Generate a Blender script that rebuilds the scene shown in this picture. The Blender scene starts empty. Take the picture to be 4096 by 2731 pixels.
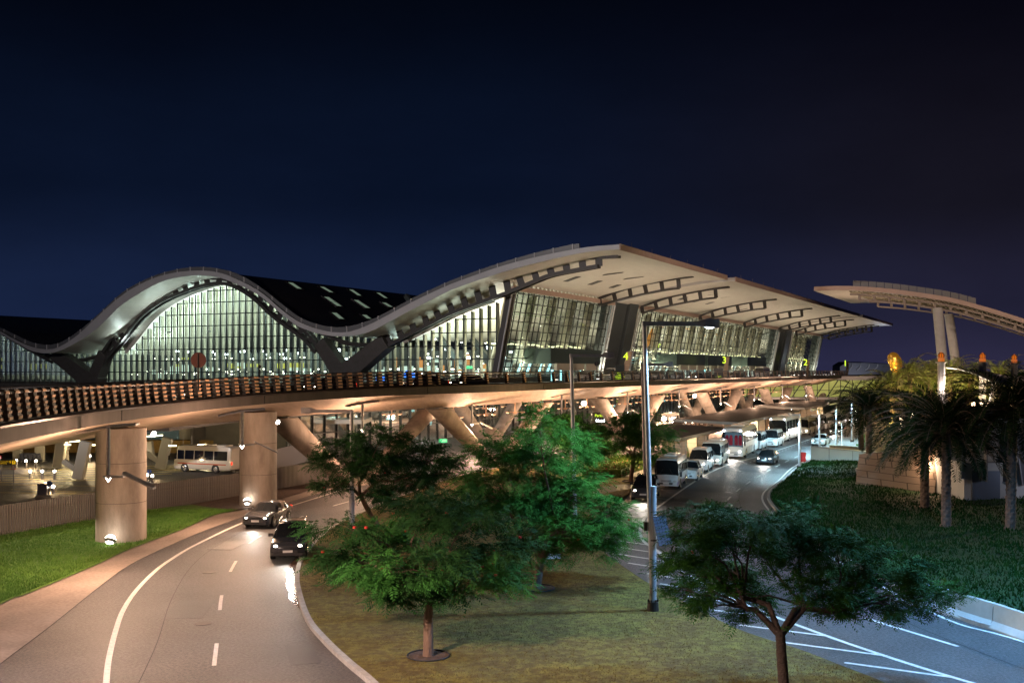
import bpy, math, random
import numpy as np
from mathutils import Vector, Matrix
random.seed(7); RS=np.random.RandomState(7)
sc=bpy.context.scene; COL=sc.collection
F=4200.0; HX,HY=2048.0,1480.0; CH=10.0
def D(x,y,Y):            # a point seen at (x,y) of the photo, Y metres ahead
    return Vector(((x-HX)*Y/F, Y, CH-(y-HY)*Y/F))
def G(x,y,z=0.0):        # a point at height z
    Y=(CH-z)*F/(y-HY); return Vector(((x-HX)*Y/F,Y,z))
AX=Vector((0.456,0.89,0)).normalized(); BX=Vector((-AX.y,AX.x,0)); UP=Vector((0,0,1))
HEAD=math.atan2(AX.y,AX.x)
def ST(s,t,z=0.0): return AX*s+BX*t+UP*z
def px2t(x,s):
    r=(x-HX)/F; return (AX.x*s-r*AX.y*s)/(-BX.x+r*BX.y)
# ---------------------------------------------------------------- materials
MATS={}
def mat(name,c,rough=.6,metal=0.,c2=None,scale=1.5,bump=0.,bscale=None,emit=None,es=0.,coat=0.,spec=.4,detail=4,stretch=None,trans=0.,sampling=True,alpha=1.):
    m=bpy.data.materials.new(name); m.use_nodes=True; nt=m.node_tree; N=nt.nodes; L=nt.links
    b=N['Principled BSDF']; b.inputs['Base Color'].default_value=(*c,1); b.inputs['Roughness'].default_value=rough
    b.inputs['Metallic'].default_value=metal; b.inputs['Coat Weight'].default_value=coat
    b.inputs['Specular IOR Level'].default_value=spec; b.inputs['Transmission Weight'].default_value=trans; b.inputs['Alpha'].default_value=alpha
    if c2 or bump:
        tc=N.new('ShaderNodeTexCoord'); mp=N.new('ShaderNodeMapping'); L.new(tc.outputs['Object'],mp.inputs[0])
        if stretch: mp.inputs['Scale'].default_value=stretch
    if c2:
        n=N.new('ShaderNodeTexNoise'); n.inputs['Scale'].default_value=scale; n.inputs['Detail'].default_value=detail; n.inputs['Roughness'].default_value=.65
        L.new(mp.outputs[0],n.inputs['Vector']); r=N.new('ShaderNodeValToRGB'); r.color_ramp.elements[0].position=.35; r.color_ramp.elements[1].position=.65
        r.color_ramp.elements[0].color=(*c,1); r.color_ramp.elements[1].color=(*c2,1)
        L.new(n.outputs['Fac'],r.inputs[0]); L.new(r.outputs[0],b.inputs['Base Color'])
    if bump:
        n2=N.new('ShaderNodeTexNoise'); n2.inputs['Scale'].default_value=bscale or scale*6; n2.inputs['Detail'].default_value=6
        L.new(mp.outputs[0],n2.inputs['Vector']); bp=N.new('ShaderNodeBump'); bp.inputs['Strength'].default_value=bump; bp.inputs['Distance'].default_value=.1
        L.new(n2.outputs['Fac'],bp.inputs['Height']); L.new(bp.outputs[0],b.inputs['Normal'])
    if emit:
        b.inputs['Emission Color'].default_value=(*emit,1); b.inputs['Emission Strength'].default_value=es
        if not sampling: m.cycles.emission_sampling='NONE'
    MATS[name]=m; return m
def glassmat(name,tint,refl=.12,rough=.02):
    m=bpy.data.materials.new(name); m.use_nodes=True; nt=m.node_tree; N=nt.nodes; L=nt.links; N.clear()
    o=N.new('ShaderNodeOutputMaterial'); mx=N.new('ShaderNodeMixShader'); t=N.new('ShaderNodeBsdfTransparent'); g=N.new('ShaderNodeBsdfGlossy')
    t.inputs[0].default_value=(*tint,1); g.inputs['Roughness'].default_value=rough; g.inputs[0].default_value=(.9,.95,.95,1)
    lw=N.new('ShaderNodeLayerWeight'); lw.inputs[0].default_value=.25; mu=N.new('ShaderNodeMath'); mu.operation='MULTIPLY_ADD'
    mu.inputs[1].default_value=.6; mu.inputs[2].default_value=refl; L.new(lw.outputs['Fresnel'],mu.inputs[0]); L.new(mu.outputs[0],mx.inputs[0])
    L.new(t.outputs[0],mx.inputs[1]); L.new(g.outputs[0],mx.inputs[2]); L.new(mx.outputs[0],o.inputs[0]); return m
def brickmat(name,c1,c2,mortar,w,h,off=.5,rough=.7,msize=.02,bump=.3,uvrot=False,vec='Object',rot=(0,0,0)):
    m=mat(name,c1,rough); nt=m.node_tree; N=nt.nodes; L=nt.links; b=N['Principled BSDF']
    tc=N.new('ShaderNodeTexCoord'); mp=N.new('ShaderNodeMapping'); L.new(tc.outputs[vec],mp.inputs[0]); mp.inputs['Rotation'].default_value=rot
    br=N.new('ShaderNodeTexBrick'); br.inputs['Color1'].default_value=(*c1,1); br.inputs['Color2'].default_value=(*c2,1); br.inputs['Mortar'].default_value=(*mortar,1)
    br.inputs['Scale'].default_value=1; br.inputs['Brick Width'].default_value=w; br.inputs['Row Height'].default_value=h; br.inputs['Mortar Size'].default_value=msize; br.offset=off
    L.new(mp.outputs[0],br.inputs[0]); L.new(br.outputs[0],b.inputs['Base Color'])
    bp=N.new('ShaderNodeBump'); bp.inputs['Strength'].default_value=bump; bp.inputs['Distance'].default_value=.02; bp.invert=True
    L.new(br.outputs['Fac'],bp.inputs['Height']); L.new(bp.outputs[0],b.inputs['Normal']); return m
# ---------------------------------------------------------------- mesh builder
class MB:
    def __init__(s): s.v=[]; s.f=[]; s.m=[]
    def add(s,vs,fs,m=0):
        o=len(s.v); s.v.extend([tuple(v) for v in vs]); s.f.extend([tuple(i+o for i in f) for f in fs]); s.m.extend([m]*len(fs)); return s
    def box(s,c,sz,rz=0.,M=None,m=0):
        c=Vector(c); h=Vector(sz)/2; R=M if M is not None else Matrix.Rotation(rz,3,'Z')
        vs=[c+R@Vector((x*h.x,y*h.y,z*h.z)) for x in(-1,1) for y in(-1,1) for z in(-1,1)]
        return s.add(vs,[(0,1,3,2),(4,6,7,5),(0,4,5,1),(2,3,7,6),(0,2,6,4),(1,5,7,3)],m)
    def beam(s,a,b,w,h,up=UP,m=0):
        a=Vector(a); b=Vector(b); d=(b-a); L=d.length
        if L<1e-6: return s
        d/=L; x=d.cross(up)
        if x.length<1e-4: x=d.cross(Vector((0,1,0)))
        x.normalize(); y=x.cross(d); vs=[]
        for p in(a,b):
            for sx,sy in((-1,-1),(1,-1),(1,1),(-1,1)): vs.append(p+x*(sx*w/2)+y*(sy*h/2))
        return s.add(vs,[(3,2,1,0),(4,5,6,7),(0,1,5,4),(1,2,6,5),(2,3,7,6),(3,0,4,7)],m)
    def tube(s,pts,rs,n=8,m=0,cap=True,ell=1.0):
        pts=[Vector(p) for p in pts]; 
        if not hasattr(rs,'__len__'): rs=[rs]*len(pts)
        rings=[]; ref=None
        for i,p in enumerate(pts):
            d=(pts[min(i+1,len(pts)-1)]-pts[max(i-1,0)]).normalized()
            if ref is None: ref=Vector((1,0,0)) if abs(d.x)<.8 else Vector((0,1,0))
            x=(ref-d*ref.dot(d)).normalized(); ref=x; y=d.cross(x)
            rings.append([p+x*(rs[i]*math.cos(2*math.pi*k/n))+y*(rs[i]*ell*math.sin(2*math.pi*k/n)) for k in range(n)])
        return s.loft(rings,cap,m)
    def loft(s,rings,cap=True,m=0,close=True):
        n=len(rings[0]); vs=[p for r in rings for p in r]; fs=[]
        for i in range(len(rings)-1):
            for k in range(n if close else n-1):
                k2=(k+1)%n; fs.append((i*n+k,i*n+k2,(i+1)*n+k2,(i+1)*n+k))
        if cap: fs.append(tuple(range(n-1,-1,-1))); fs.append(tuple((len(rings)-1)*n+k for k in range(n)))
        return s.add(vs,fs,m)
    def cyl(s,a,b,r,r2=None,n=12,m=0): return s.tube([a,b],[r,r if r2 is None else r2],n,m)
    def prism(s,poly,z0,z1,m=0):
        n=len(poly); vs=[(p[0],p[1],z0) for p in poly]+[(p[0],p[1],z1) for p in poly]
        return s.add(vs,[tuple(range(n-1,-1,-1)),tuple(range(n,2*n))]+[(k,(k+1)%n,(k+1)%n+n,k+n) for k in range(n)],m)
    def sphere(s,c,r,n=10,k=6,sc=(1,1,1),m=0):
        c=Vector(c); rings=[]
        for i in range(1,k):
            a=math.pi*i/k; rings.append([c+Vector((r*sc[0]*math.sin(a)*math.cos(2*math.pi*j/n),r*sc[1]*math.sin(a)*math.sin(2*math.pi*j/n),-r*sc[2]*math.cos(a))) for j in range(n)])
        return s.loft(rings,True,m)
    def build(s,name,mats,parent=None,world=True,smooth=False,bevel=0.):
        me=bpy.data.meshes.new(name); off=W.get(parent.name,Vector()) if (parent is not None and world) else Vector()
        o=bpy.data.objects.new(name,me)
        v=np.array(s.v,dtype=np.float64).reshape(-1,3)
        if parent is not None and world: v=v-np.array(off)
        me.from_pydata(v.tolist(),[],s.f)
        for mm in (mats if isinstance(mats,(list,tuple)) else [mats]): me.materials.append(mm)
        if any(s.m): me.polygons.foreach_set('material_index',s.m)
        if smooth: me.polygons.foreach_set('use_smooth',[True]*len(s.f))
        me.update(); COL.objects.link(o)
        if parent is not None: o.parent=parent
        W[o.name]=off.copy()
        if smooth:
            try: me.shade_auto_smooth
            except Exception: pass
        if bevel:
            b=o.modifiers.new('b','BEVEL'); b.width=bevel; b.segments=2; b.limit_method='ANGLE'
        return o
W={}
def autosmooth(o,ang=40):
    me=o.data; me.polygons.foreach_set('use_smooth',[True]*len(me.polygons))
    try: me.set_sharp_from_angle(angle=math.radians(ang))
    except Exception: pass
    return o
def tag(o,label=None,cat=None,group=None,kind=None):
    if label: o['label']=label
    if cat: o['category']=cat
    if group: o['group']=group
    if kind: o['kind']=kind
    return o
def thing(name,label,cat,loc=(0,0,0),rz=0.,group=None):
    o=bpy.data.objects.new(name,None); COL.objects.link(o); o.location=loc; o.rotation_euler=(0,0,rz); o.empty_display_size=.3
    W[o.name]=Vector(loc); return tag(o,label,cat,group)
def copy_tree(o,parent=None):
    c=o.copy(); COL.objects.link(c)
    if parent is not None: c.parent=parent
    for ch in list(o.children): copy_tree(ch,c)
    return c
def struct(name,mb,m,**k):
    o=mb.build(name,m,**k); o['kind']='structure'; return o
def place(proto,loc,rz,label,group=None,first=[set()]):
    if proto.name not in first[0]: first[0].add(proto.name); o=proto
    else: o=copy_tree(proto)
    o.location=loc; o.rotation_euler=(0,0,rz); o['label']=label
    if group: o['group']=group
    return o
LN=[0]; KL=3.5
def light(kind,loc,power,color,size=.3,rot=None,spot=None,sy=None,parent=None,blend=.5):
    l=bpy.data.lights.new('lamp_light',kind); l.energy=power*KL; l.color=color
    if kind=='AREA':
        l.size=size
        if sy: l.shape='RECTANGLE'; l.size_y=sy
    elif kind in('POINT','SPOT'): l.shadow_soft_size=size
    if kind=='SPOT': l.spot_size=spot; l.spot_blend=blend
    o=bpy.data.objects.new('lamp_light',l); COL.objects.link(o); o.location=loc
    if rot is not None:
        if isinstance(rot,Vector): o.rotation_euler=rot.to_track_quat('-Z','Y').to_euler()
        else: o.rotation_euler=rot
    if parent is not None:
        o.parent=parent
    return o
def textmesh(s,size,mt,loc,right,up,parent=None,depth=.02,align='CENTER',name='lettering'):
    cu=bpy.data.curves.new('t','FONT'); cu.body=s; cu.size=size; cu.align_x=align; cu.align_y='CENTER'; cu.extrude=depth
    to=bpy.data.objects.new('t',cu); COL.objects.link(to); dg=bpy.context.evaluated_depsgraph_get(); dg.update()
    me=bpy.data.meshes.new_from_object(to.evaluated_get(dg)); COL.objects.unlink(to); bpy.data.objects.remove(to)
    me.materials.clear(); me.materials.append(mt); o=bpy.data.objects.new(name,me); COL.objects.link(o)
    right=Vector(right).normalized(); up=Vector(up).normalized(); n=right.cross(up)
    M=Matrix((right,up,n)).transposed().to_4x4(); p=Vector(loc)-(W.get(parent.name,Vector()) if parent else Vector())
    M.translation=p; o.matrix_local=M
    if parent is not None: o.parent=parent
    return o
def lerp(a,b,t): return a+(b-a)*t
def interp(xs,ys,x): return float(np.interp(x,xs,ys))
def smooth_poly(pts,n=6):
    pts=[Vector((*p,0)) if len(p)==2 else Vector(p) for p in pts]; out=[]
    for i in range(len(pts)-1):
        p0=pts[max(i-1,0)];p1=pts[i];p2=pts[i+1];p3=pts[min(i+2,len(pts)-1)]
        for k in range(n):
            t=k/n; out.append(.5*((2*p1)+(p2-p0)*t+(2*p0-5*p1+4*p2-p3)*t*t+(3*p1-p0-3*p2+p3)*t**3))
    out.append(pts[-1].copy()); return out
def ribbon(mb,path,w,z,m=0,off=0.):
    L=[];R=[]
    for i,p in enumerate(path):
        d=path[min(i+1,len(path)-1)]-path[max(i-1,0)]; d.z=0; d.normalize(); nn=Vector((-d.y,d.x,0))
        c=Vector((p.x,p.y,0))+nn*off
        L.append(c+nn*w/2+UP*z); R.append(c-nn*w/2+UP*z)
    n=len(path); mb.add(L+R,[(i,n+i,n+i+1,i+1) for i in range(n-1)],m)
def pathlen(path):
    d=[0]
    for a,b in zip(path,path[1:]): d.append(d[-1]+(b-a).length)
    return d
def at(path,s,dist=None):
    dist=dist or pathlen(path); s=max(0,min(s,dist[-1]-1e-6))
    i=max(0,min(int(np.searchsorted(dist,s,side='right'))-1,len(path)-2)); k=(s-dist[i])/(dist[i+1]-dist[i]); p=path[i].lerp(path[i+1],k)
    d=(path[i+1]-path[i]).normalized(); return p,d
def kerb(mb,path,w,h,z0=0.,m=0):
    rings=[]
    for i,p in enumerate(path):
        d=path[min(i+1,len(path)-1)]-path[max(i-1,0)]; d.z=0; d.normalize(); nn=Vector((-d.y,d.x,0)); c=Vector((p.x,p.y,z0))
        rings.append([c-nn*w/2,c-nn*w/2+UP*h,c+nn*w/2+UP*h,c+nn*w/2])
    mb.loft(rings,True,m)
# palette
ASPH=mat('asphalt',(.06,.06,.066),.5,c2=(.095,.092,.095),scale=.35,bump=.5,bscale=45,spec=.4,detail=10)
ASPH2=mat('asphalt_fresh',(.028,.03,.034),.5,c2=(.05,.052,.058),scale=.25,bump=.3,bscale=60,spec=.5)
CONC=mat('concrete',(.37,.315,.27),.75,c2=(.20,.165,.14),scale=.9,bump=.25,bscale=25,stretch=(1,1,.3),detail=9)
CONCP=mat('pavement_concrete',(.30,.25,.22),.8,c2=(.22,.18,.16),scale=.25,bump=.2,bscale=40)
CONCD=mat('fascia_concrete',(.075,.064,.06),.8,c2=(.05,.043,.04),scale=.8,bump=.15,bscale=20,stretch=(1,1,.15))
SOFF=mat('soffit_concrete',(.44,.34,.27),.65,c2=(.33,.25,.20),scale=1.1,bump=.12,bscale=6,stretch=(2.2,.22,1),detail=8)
KERB=mat('kerbstone',(.36,.35,.33),.8,c2=(.25,.24,.23),scale=3,bump=.2,bscale=30)
PAINT=mat('road_paint',(.72,.70,.66),.6,c2=(.5,.49,.47),scale=6)
YPAINT=mat('road_paint_yellow',(.65,.5,.12),.6)
GRASS=mat('lawn',(.10,.21,.025),.9,c2=(.06,.15,.016),scale=.5,bump=.7,bscale=18,detail=8)
DRY=mat('dry_lawn',(.15,.125,.022),.95,c2=(.10,.066,.015),scale=.35,bump=.6,bscale=18,detail=9)
COVER=mat('ground_cover',(.013,.045,.007),.85,c2=(.012,.035,.010),scale=.8,bump=.9,bscale=10,detail=8)
SOIL=mat('soil',(.10,.065,.05),.95,c2=(.05,.03,.025),scale=2.,bump=.8,bscale=14,detail=8)
SANDG=mat('ground_base',(.09,.08,.07),.9,c2=(.06,.055,.05),scale=.1)
PAVE=brickmat('paving',(.30,.27,.24),(.25,.22,.20),(.12,.11,.1),1.2,.6,.5,.75,.02)
DARKM=mat('dark_bronze',(.05,.042,.04),.45,.6)
BRONZ=mat('bronze_panel',(.56,.33,.20),.6,.0,c2=(.48,.27,.17),scale=4)  # bronze; on the railing plates it stands for orange-lit stripes
GREYM=mat('grey_metal',(.22,.22,.24),.4,.7,c2=(.3,.3,.32),scale=5)
POLEM=mat('pole_metal',(.42,.41,.43),.42,.2,c2=(.33,.32,.34),scale=3,bump=.05)
BLACK=mat('black_rubber',(.015,.015,.016),.7)
WHITE=mat('white_paint',(.7,.7,.68),.35,coat=.4)
STEEL=mat('steel',(.45,.45,.46),.25,.9)
ROOFT=mat('roof_metal',(.035,.03,.035),.42,.5,c2=(.05,.042,.045),scale=.3)
FASC=mat('roof_fascia',(.42,.41,.42),.45,.1,c2=(.37,.36,.37),scale=.3)
PARA=mat('roof_parapet',(.13,.13,.135),.4,.2)
SOFW=brickmat('roof_soffit',(.56,.52,.46),(.52,.48,.43),(.36,.33,.29),3.,.6,.5,.45,.015,.2,rot=(0,0,-HEAD))
TRUSS=mat('truss_steel',(.06,.055,.055),.5,.3)
LEG=mat('leg_cladding',(.075,.068,.066),.55,.2,c2=(.06,.055,.05),scale=1)
MULL=mat('mullion',(.04,.042,.045),.4,.5)
FIN=mat('cream_fin',(.46,.42,.33),.6)
INTW=mat('interior_wall',(.5,.48,.42),.6,c2=(.38,.37,.33),scale=.3)
INTD=mat('interior_dark',(.07,.08,.08),.5)
INTC=mat('interior_ceiling',(.6,.58,.52),.6)
STONE=brickmat('sandstone',(.36,.27,.21),(.31,.23,.18),(.12,.09,.07),1.1,.5,.5,.85,.025,.5,rot=(math.pi/2,0,0))
GLASS=glassmat('facade_glass',(.76,.84,.76),.10)
GLASSD=glassmat('dark_glass',(.66,.74,.72),.10)
CARGL=mat('car_glass',(.012,.014,.016),.06,spec=.8)
def emat(n,c,s,sampling=False): return mat(n,(.0,.0,.0),.5,emit=c,es=s,sampling=sampling)
E_WARM=emat('lamp_warm',(1,.68,.42),14); E_COOL=emat('lamp_cool',(.8,.9,1),14); E_HEAD=emat('headlamp_glow',(1,.9,.75),16)
E_WHITE=emat('lamp_white',(1,.96,.85),9); E_AMB=emat('amber_lamp',(1,.35,.05),6); E_RED=emat('tail_lamp',(1,.05,.02),2.)
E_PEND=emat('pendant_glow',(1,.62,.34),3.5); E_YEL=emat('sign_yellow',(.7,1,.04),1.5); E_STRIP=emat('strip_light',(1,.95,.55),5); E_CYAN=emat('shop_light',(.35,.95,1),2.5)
E_ORG=emat('lantern_orange',(1,.22,.02),.6); E_GRN=emat('exit_green',(.1,.8,.3),1.2); E_BLUE=emat('screen_blue',(.05,.2,1),2.5); E_MAG=emat('screen_magenta',(.6,.1,.9),1.2)
E_SHOPW=emat('lit_shop',(.75,.95,.85),1.1); E_YG=emat('lit_yellow_panel',(.75,.75,.12),.9); E_OR2=emat('orange_panel_light',(1,.42,.12),.8)
E_TROOM=emat('skylight_glow',(.55,.75,.55),.22)

def speckle(m,amt=.5,scale=30.,dark=(.02,.02,.022),light=(.15,.145,.145)):
    nt=m.node_tree; N=nt.nodes; L=nt.links; b=N['Principled BSDF']; src=b.inputs['Base Color'].links[0].from_socket
    tc=N.new('ShaderNodeTexCoord'); v=N.new('ShaderNodeTexNoise'); v.inputs['Scale'].default_value=scale; v.inputs['Detail'].default_value=3; L.new(tc.outputs['Object'],v.inputs['Vector'])
    r=N.new('ShaderNodeValToRGB'); e=r.color_ramp.elements; e[0].position=.40; e[1].position=.62; e[0].color=(*dark,1); e[1].color=(*light,1); L.new(v.outputs['Fac'],r.inputs[0])
    mx=N.new('ShaderNodeMix'); mx.data_type='RGBA'; mx.inputs[0].default_value=amt; L.new(src,mx.inputs[6]); L.new(r.outputs[0],mx.inputs[7])
    v2=N.new('ShaderNodeTexNoise'); v2.inputs['Scale'].default_value=.12; v2.inputs['Detail'].default_value=6; v2.inputs['Distortion'].default_value=1.5; L.new(tc.outputs['Object'],v2.inputs['Vector'])
    r2=N.new('ShaderNodeValToRGB'); e=r2.color_ramp.elements; e[0].position=.35; e[1].position=.7; e[0].color=(.72,.72,.72,1); e[1].color=(1.15,1.15,1.15,1); L.new(v2.outputs['Fac'],r2.inputs[0])
    m2=N.new('ShaderNodeMix'); m2.data_type='RGBA'; m2.blend_type='MULTIPLY'; m2.inputs[0].default_value=1; L.new(mx.outputs[2],m2.inputs[6]); L.new(r2.outputs[0],m2.inputs[7]); L.new(m2.outputs[2],b.inputs['Base Color'])
speckle(ASPH,.45,9.); speckle(CONCP,.25,7.,(.16,.13,.11),(.4,.34,.3)); speckle(GRASS,.35,5.,(.03,.07,.008),(.14,.25,.03)); speckle(DRY,.45,3.5,(.05,.03,.008),(.19,.17,.035)); speckle(COVER,.3,4.,(.004,.012,.003),(.02,.075,.016))
# ================================================================ camera, world
cam=bpy.data.cameras.new('camera'); co=bpy.data.objects.new('camera',cam); COL.objects.link(co); sc.camera=co
co.location=(0,0,CH); co.rotation_euler=(math.pi/2,0,0); cam.sensor_width=36; cam.lens=F/4096*36; cam.shift_y=(HY-1365.5)/4096; cam.clip_end=6000; cam.clip_start=.5
sc.view_settings.view_transform='Standard'; sc.view_settings.look='None'; sc.view_settings.exposure=.15; sc.view_settings.gamma=1
w=bpy.data.worlds.new('World'); sc.world=w; w.use_nodes=True; nt=w.node_tree; N=nt.nodes; L=nt.links; N.clear()
out=N.new('ShaderNodeOutputWorld'); bg=N.new('ShaderNodeBackground'); tc=N.new('ShaderNodeTexCoord'); sp=N.new('ShaderNodeSeparateXYZ'); L.new(tc.outputs['Generated'],sp.inputs[0])
def ramp(els,inp):
    r=N.new('ShaderNodeValToRGB'); cr=r.color_ramp; cr.interpolation='EASE'
    while len(cr.elements)<len(els): cr.elements.new(.5)
    for e,(p,c) in zip(cr.elements,els): e.position=p; e.color=(*c,1)
    L.new(inp,r.inputs[0]); return r
rl=ramp([(0,(.012,.020,.066)),(.07,(.0078,.0150,.046)),(.17,(.0030,.0064,.020)),(.36,(.0008,.0018,.0050))],sp.outputs['Z'])
rr=ramp([(0,(.026,.024,.058)),(.06,(.015,.0145,.034)),(.15,(.0078,.0072,.014)),(.36,(.0013,.0014,.0042))],sp.outputs['Z'])
mr=N.new('ShaderNodeMapRange'); mr.inputs['From Min'].default_value=-.05; mr.inputs['From Max'].default_value=.42; mr.interpolation_type='SMOOTHSTEP'; L.new(sp.outputs['X'],mr.inputs['Value'])
mx=N.new('ShaderNodeMix'); mx.data_type='RGBA'; L.new(mr.outputs[0],mx.inputs[0]); L.new(rl.outputs[0],mx.inputs[6]); L.new(rr.outputs[0],mx.inputs[7])
ns=N.new('ShaderNodeTexNoise'); ns.inputs['Scale'].default_value=2.2; ns.inputs['Detail'].default_value=5; ns.inputs['Roughness'].default_value=.6; mpn=N.new('ShaderNodeMapping'); mpn.inputs['Scale'].default_value=(1,1,2.6); L.new(tc.outputs['Generated'],mpn.inputs[0]); L.new(mpn.outputs[0],ns.inputs['Vector'])
mrn=N.new('ShaderNodeMapRange'); mrn.inputs['From Min'].default_value=.3; mrn.inputs['From Max'].default_value=.7; mrn.inputs['To Min'].default_value=.78; mrn.inputs['To Max'].default_value=1.22; L.new(ns.outputs['Fac'],mrn.inputs['Value'])
vm=N.new('ShaderNodeVectorMath'); vm.operation='SCALE'; L.new(mx.outputs[2],vm.inputs[0]); L.new(mrn.outputs[0],vm.inputs['Scale']); L.new(vm.outputs[0],bg.inputs[0]); bg.inputs[1].default_value=.86; L.new(bg.outputs[0],out.inputs[0])
# ================================================================ ground & roads
def V2(l,z=0.): return [(p[0],p[1]) for p in l]
g=MB(); g.add([(-2500,-200,-.06),(2500,-200,-.06),(2500,4000,-.06),(-2500,4000,-.06)],[(0,1,2,3)]); struct('ground',g,SANDG)
g=MB(); g.add([(-95,20,0),(90,20,0),(230,330,0),(30,330,0),(-95,160,0)],[(0,1,2,3,4)]); struct('road',g,ASPH)
def wp(l): return [G(x,y) for x,y in l]
isl_left=smooth_poly(wp([(1600,2850),(1481,2731),(1394,2658),(1303,2571),(1233,2484),(1196,2375),(1189,2310),(1207,2245),(1268,2167),(1337,2110),(1400,2080),(1500,2032),(1700,1955),(1900,1893)])+[Vector((9,125,0))],5)
isl_right=smooth_poly(wp([(3640,2790),(3507,2731),(3355,2672),(3203,2612),(3072,2571),(2962,2532),(2858,2484),(2745,2423),(2658,2373),(2592,2341),(2501,2280),(2440,2236),(2388,2184),(2361,2149),(2372,2095),(2430,2035),(2517,1978)]),5)
poly=list(reversed(isl_right))
# upper lawn: between slip road and shelter pavement
lawn=MB()
def sheet(name,outline,z,m,ns=0.,sub=0,seed=1,kind='structure'):
    bm_=MB(); bm_.add([(p[0],p[1],z) for p in outline],[tuple(range(len(outline)))]); o=bm_.build(name,m); o['kind']=kind; return o
north=[Vector((9,125,0)),Vector((18,119,0)),Vector((14.2,107,0)),Vector((11.2,96,0)),Vector((10.3,90,0))]
outl=[Vector((-2.5,29,0))]+isl_left+north[1:]+list(reversed(isl_right))+[Vector((14,29,0))]
mb=MB(); mb.prism([(p.x,p.y) for p in outl],-.03,.14); struct('lawn_island',mb,DRY)
mb=MB(); kerb(mb,isl_left,.22,.17); struct('kerb',mb,KERB)
# strip road crossing the island by the shelter, walkway paving
mb=MB(); pv=[G(2370,1957),G(2375,1990),G(2470,1968),G(2545,1958),G(2560,1940),G(2480,1943)]
mb.add([(p.x,p.y,.146) for p in pv],[tuple(range(len(pv)))]); struct('drive',mb,ASPH2)
mb=MB(); pv=[(8.5,98.5),(12.3,97),(13.2,104),(18.6,123),(21.5,131),(14.,131),(9.5,112),(6.,104.5)]
mb.prism(pv,-.02,.165); struct('path',mb,PAVE)
mb=MB(); pv=[(21.5,131),(26,131),(46,172),(60,200),(52,204),(30,165),(16,140),(14,131)]; mb.prism(pv,-.02,.16); struct('platform_pavement',mb,PAVE)
# left: shoulder, grass, mulch
sh=smooth_poly(wp([(-500,3050),(0,2656),(200,2505),(400,2345),(525,2256),(700,2172),(850,2110),(1024,2050),(1340,1952)]),5)
gr=smooth_poly(wp([(-600,2780),(0,2421),(113,2375),(370,2267),(522,2197),(740,2114),(862,2060),(1024,2025),(1340,1932)]),5)
fn=wp([(1240,1932),(949,1985),(660,2030),(379,2079),(0,2144),(-400,2225),(-900,2330)])
mb=MB(); o1=sh+list(reversed(gr)); mb.add([(p.x,p.y,.008) for p in o1],[tuple(range(len(o1)))]); struct('road_shoulder',mb,CONCP)
mb=MB(); cut=[p for p in gr if p.y<76]; o2=cut+[G(800,2018)]+[p for p in fn if p.y<79]+[Vector((-60,50,0))]
mb.add([(p.x,p.y,.05) for p in o2],[tuple(range(len(o2)))]); struct('grass_verge',mb,GRASS)
mb=MB(); c2=[p for p in gr if p.y>=74]; o3=c2+[G(1340,1915),G(1240,1930),G(949,1985),G(760,2020)]
mb.add([(p.x,p.y,.058) for p in o3],[tuple(range(len(o3)))]); struct('planting_bed',mb,SOIL)
# edging kerb of asphalt/concrete seam
mb=MB(); ribbon(mb,sh,.05,.012); struct('pavement_joint',mb,BLACK)
# paint: left white edge line, lane dashes
edge=smooth_poly(wp([(423,2790),(425,2731),(435,2637),(461,2528),(492,2441),(544,2362),(610,2293),(679,2240),(800,2170),(1024,2070),(1340,1968),(1600,1890)]),6)
mb=MB(); ribbon(mb,edge,.2,.014)
def offp(path,k):  # lane line k of the way from edge to island kerb
    return path
lane=smooth_poly([Vector((-9.6,33.6,0)),Vector((-11.2,40,0)),Vector((-13.2,48,0)),Vector((-14.6,56,0)),Vector((-15.2,62,0)),Vector((-14.6,70,0)),Vector((-13,78,0)),Vector((-9.6,88,0)),Vector((-4,102,0))],8)
dl=pathlen(lane); 
def dashes(mb,path,s0,s1,on,gap,w,z=.014):
    d=pathlen(path); s=s0
    while s<min(s1,d[-1]):
        seg=[at(path,s+on*k/4,d)[0] for k in range(5)]; ribbon(mb,seg,w,z); s+=on+gap
lane2=smooth_poly([Vector((-6.9,33.6,0)),Vector((-8.6,40,0)),Vector((-10.8,48,0)),Vector((-12.4,56,0)),Vector((-13.2,62,0)),Vector((-12.9,68,0)),Vector((-11.6,76,0)),Vector((-8.4,86,0)),Vector((-3,99,0))],8)
dashes(mb,lane,2,80,3,5.5,.15)
# hatching + bus bay line
bay=smooth_poly(wp([(3966,1410+0)]) if False else [Vector((47,160,0)),Vector((31,126.5,0)),Vector((20.6,105.8,0)),Vector((10.6,76.5,0)),Vector((8.4,68,0)),Vector((7.7,62,0)),Vector((8.05,58,0)),Vector((8.35,53.7,0)),Vector((9.2,47.8,0)),Vector((10,44.6,0)),Vector((11.3,40.9,0)),Vector((12.8,37.3,0)),Vector((14.7,33.6,0)),Vector((17.5,29.5,0))],6)
ribbon(mb,bay,.2,.014)
def crossx(path,y):
    for a,b in zip(path,path[1:]):
        if (a.y-y)*(b.y-y)<=0 and a.y!=b.y: return lerp(a.x,b.x,(y-a.y)/(b.y-a.y))
    return None
y=83.5
while y>33:
    xl=crossx(isl_right,y-.4)
    if xl is None: xl=10.0
    a=Vector((xl+.7,y-.5,0)); d=Vector((1,-interp([40,45,50,66,67,84],[.58,.60,.93,.97,.8,.7],y),0)).normalized(); k=0
    while k<12:
        p=a+d*k; bx=crossx(bay,p.y)
        if bx is None or p.x>bx: break
        k+=.1
    if k>.6: ribbon(mb,[a,a+d*k],.17,.018)
    y-=2.55
    if y<66: y-=.1
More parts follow.
